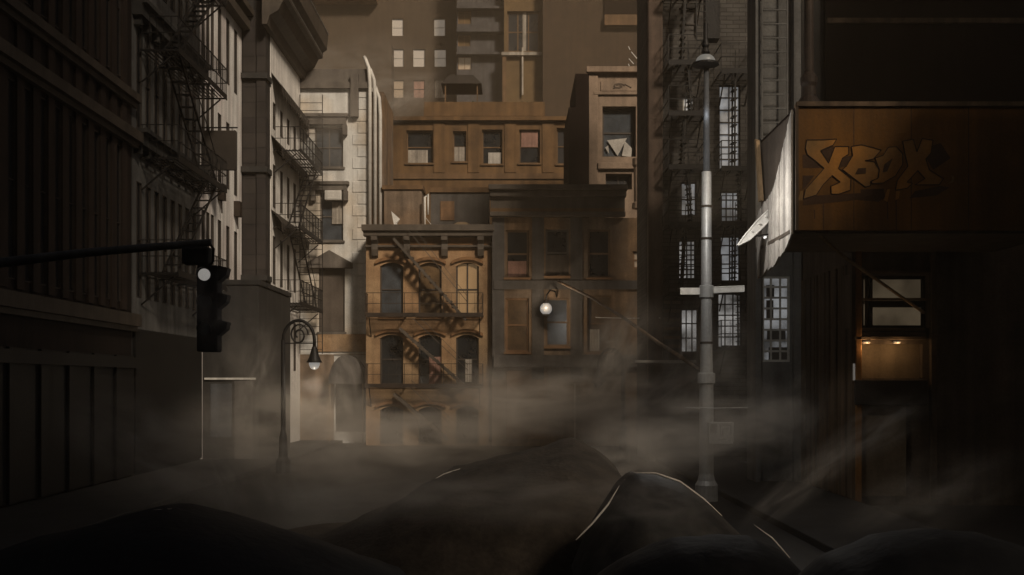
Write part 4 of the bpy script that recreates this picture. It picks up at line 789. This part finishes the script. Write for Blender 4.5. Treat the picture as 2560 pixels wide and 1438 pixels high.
def st(px, py, Yd, wx, hz, dy, dens, seed, **k): return steam(at(px, py, Yd), (wx/F*Yd, dy, hz/F*Yd), dens, seed, **k)
st(1400, 1010, 34, 450, 130, 4, .75, 1, thr=.40, sc=2.4)
st(1650, 985, 29, 240, 60, 1.5, 1.3, 2, rot=(0, R(-30), 0), sc=2.6, thr=.45)
st(1720, 880, 27.5, 70, 220, 1.2, 1.36, 21, rot=(0, R(16), 0), sc=2.6, thr=.45)
st(1530, 900, 33, 90, 190, 1.5, 1.36, 22, rot=(0, R(28), 0), sc=2.6, thr=.45)
st(1600, 900, 30.5, 260, 190, 2, .32, 51, sc=2.2, thr=.42)
st(1800, 950, 23.5, 130, 190, 1, .5, 52, rot=(0, R(18), 0), sc=2.4, thr=.42)
st(540, 780, 13.4, 120, 170, .5, .9, 53, sc=2.0, thr=.38)
st(1250, 1000, 40, 120, 160, 1.5, 0.85, 41, rot=(0, R(-15), 0), sc=2.4, thr=.45)
st(720, 1060, 33.8, 340, 150, 3, .6, 3, thr=.38, sc=2.2)
st(640, 960, 31, 70, 200, 1.2, 0.85, 42, rot=(0, R(10), 0), sc=2.4, thr=.45)
st(860, 960, 36, 80, 190, 1.2, 0.85, 43, rot=(0, R(-12), 0), sc=2.4, thr=.45)
st(1080, 1090, 37, 330, 110, 4, .5, 4, thr=.38, sc=2.2)
st(830, 1140, 23, 360, 120, 2, .55, 13, thr=.38, sc=2)
st(560, 1180, 18, 60, 190, .8, .7, 44, rot=(0, R(-18), 0), sc=2.2, thr=.42)
st(690, 1190, 19, 70, 150, .8, .7, 45, rot=(0, R(-22), 0), sc=2.2, thr=.42)
st(1250, 1230, 15.3, 470, 120, .7, .9, 26, sc=2.0, thr=.38)
st(960, 1240, 17, 330, 110, .8, .7, 47, sc=2.0, thr=.38)
st(1020, 250, 60.5, 120, 50, 1.0, 1.3, 5, rot=(0, R(-35), 0), sc=2.2)
st(900, 190, 80, 280, 120, 6, .16, 6, sc=2.2)
st(850, 340, 49, 160, 220, 1.5, .30, 7, sc=2.2)
st(2020, 1190, 15, 250, 60, .8, 1.4, 8, rot=(0, R(-38), 0), sc=2.6, thr=.44)
st(2180, 1080, 19, 210, 70, .8, 1.0, 23, rot=(0, R(-30), 0), sc=2.4, thr=.42)
st(1990, 1050, 20, 90, 160, .8, .8, 46, rot=(0, R(22), 0), sc=2.4, thr=.44)
st(1570, 1140, 19, 190, 110, 1.2, 1.2, 9, thr=.38, sc=2.2)
st(1620, 1260, 11.9, 240, 100, .5, 1.6, 24, sc=2.5, thr=.42)
st(1740, 1090, 23, 330, 130, 2.0, .8, 10, thr=.38, sc=2.4)
st(1840, 830, 36, 120, 160, 1.2, .45, 31, sc=2.2)
st(1900, 1040, 21.5, 200, 110, 1.0, .8, 32, sc=2.2)
st(620, 900, 37, 130, 170, 1.0, .35, 33, sc=2)
st(430, 1130, 20, 330, 160, 2, .5, 11, rot=(0, R(20), 0), thr=.38, sc=2)
st(2330, 1230, 14.5, 300, 120, 1.0, .6, 25, rot=(0, R(-20), 0), sc=2.2)
hz = MB().box(-60, 60, -30, 125, -1.5, 58).build('haze', 'road' if False else 'soot'); hz['kind'] = 'stuff'; tag(hz, 'thin brown haze filling the whole street', 'haze')
hm = bpy.data.materials.new('haze'); hm.use_nodes = True; t = hm.node_tree; t.nodes.remove(t.nodes["Principled BSDF"])
pv = t.nodes.new("ShaderNodeVolumePrincipled"); pv.inputs["Color"].default_value = (.84, .68, .49, 1); pv.inputs["Density"].default_value = .0016; pv.inputs["Anisotropy"].default_value = .0
t.links.new(pv.outputs[0], t.nodes["Material Output"].inputs["Volume"]); hz.data.materials[0] = hm
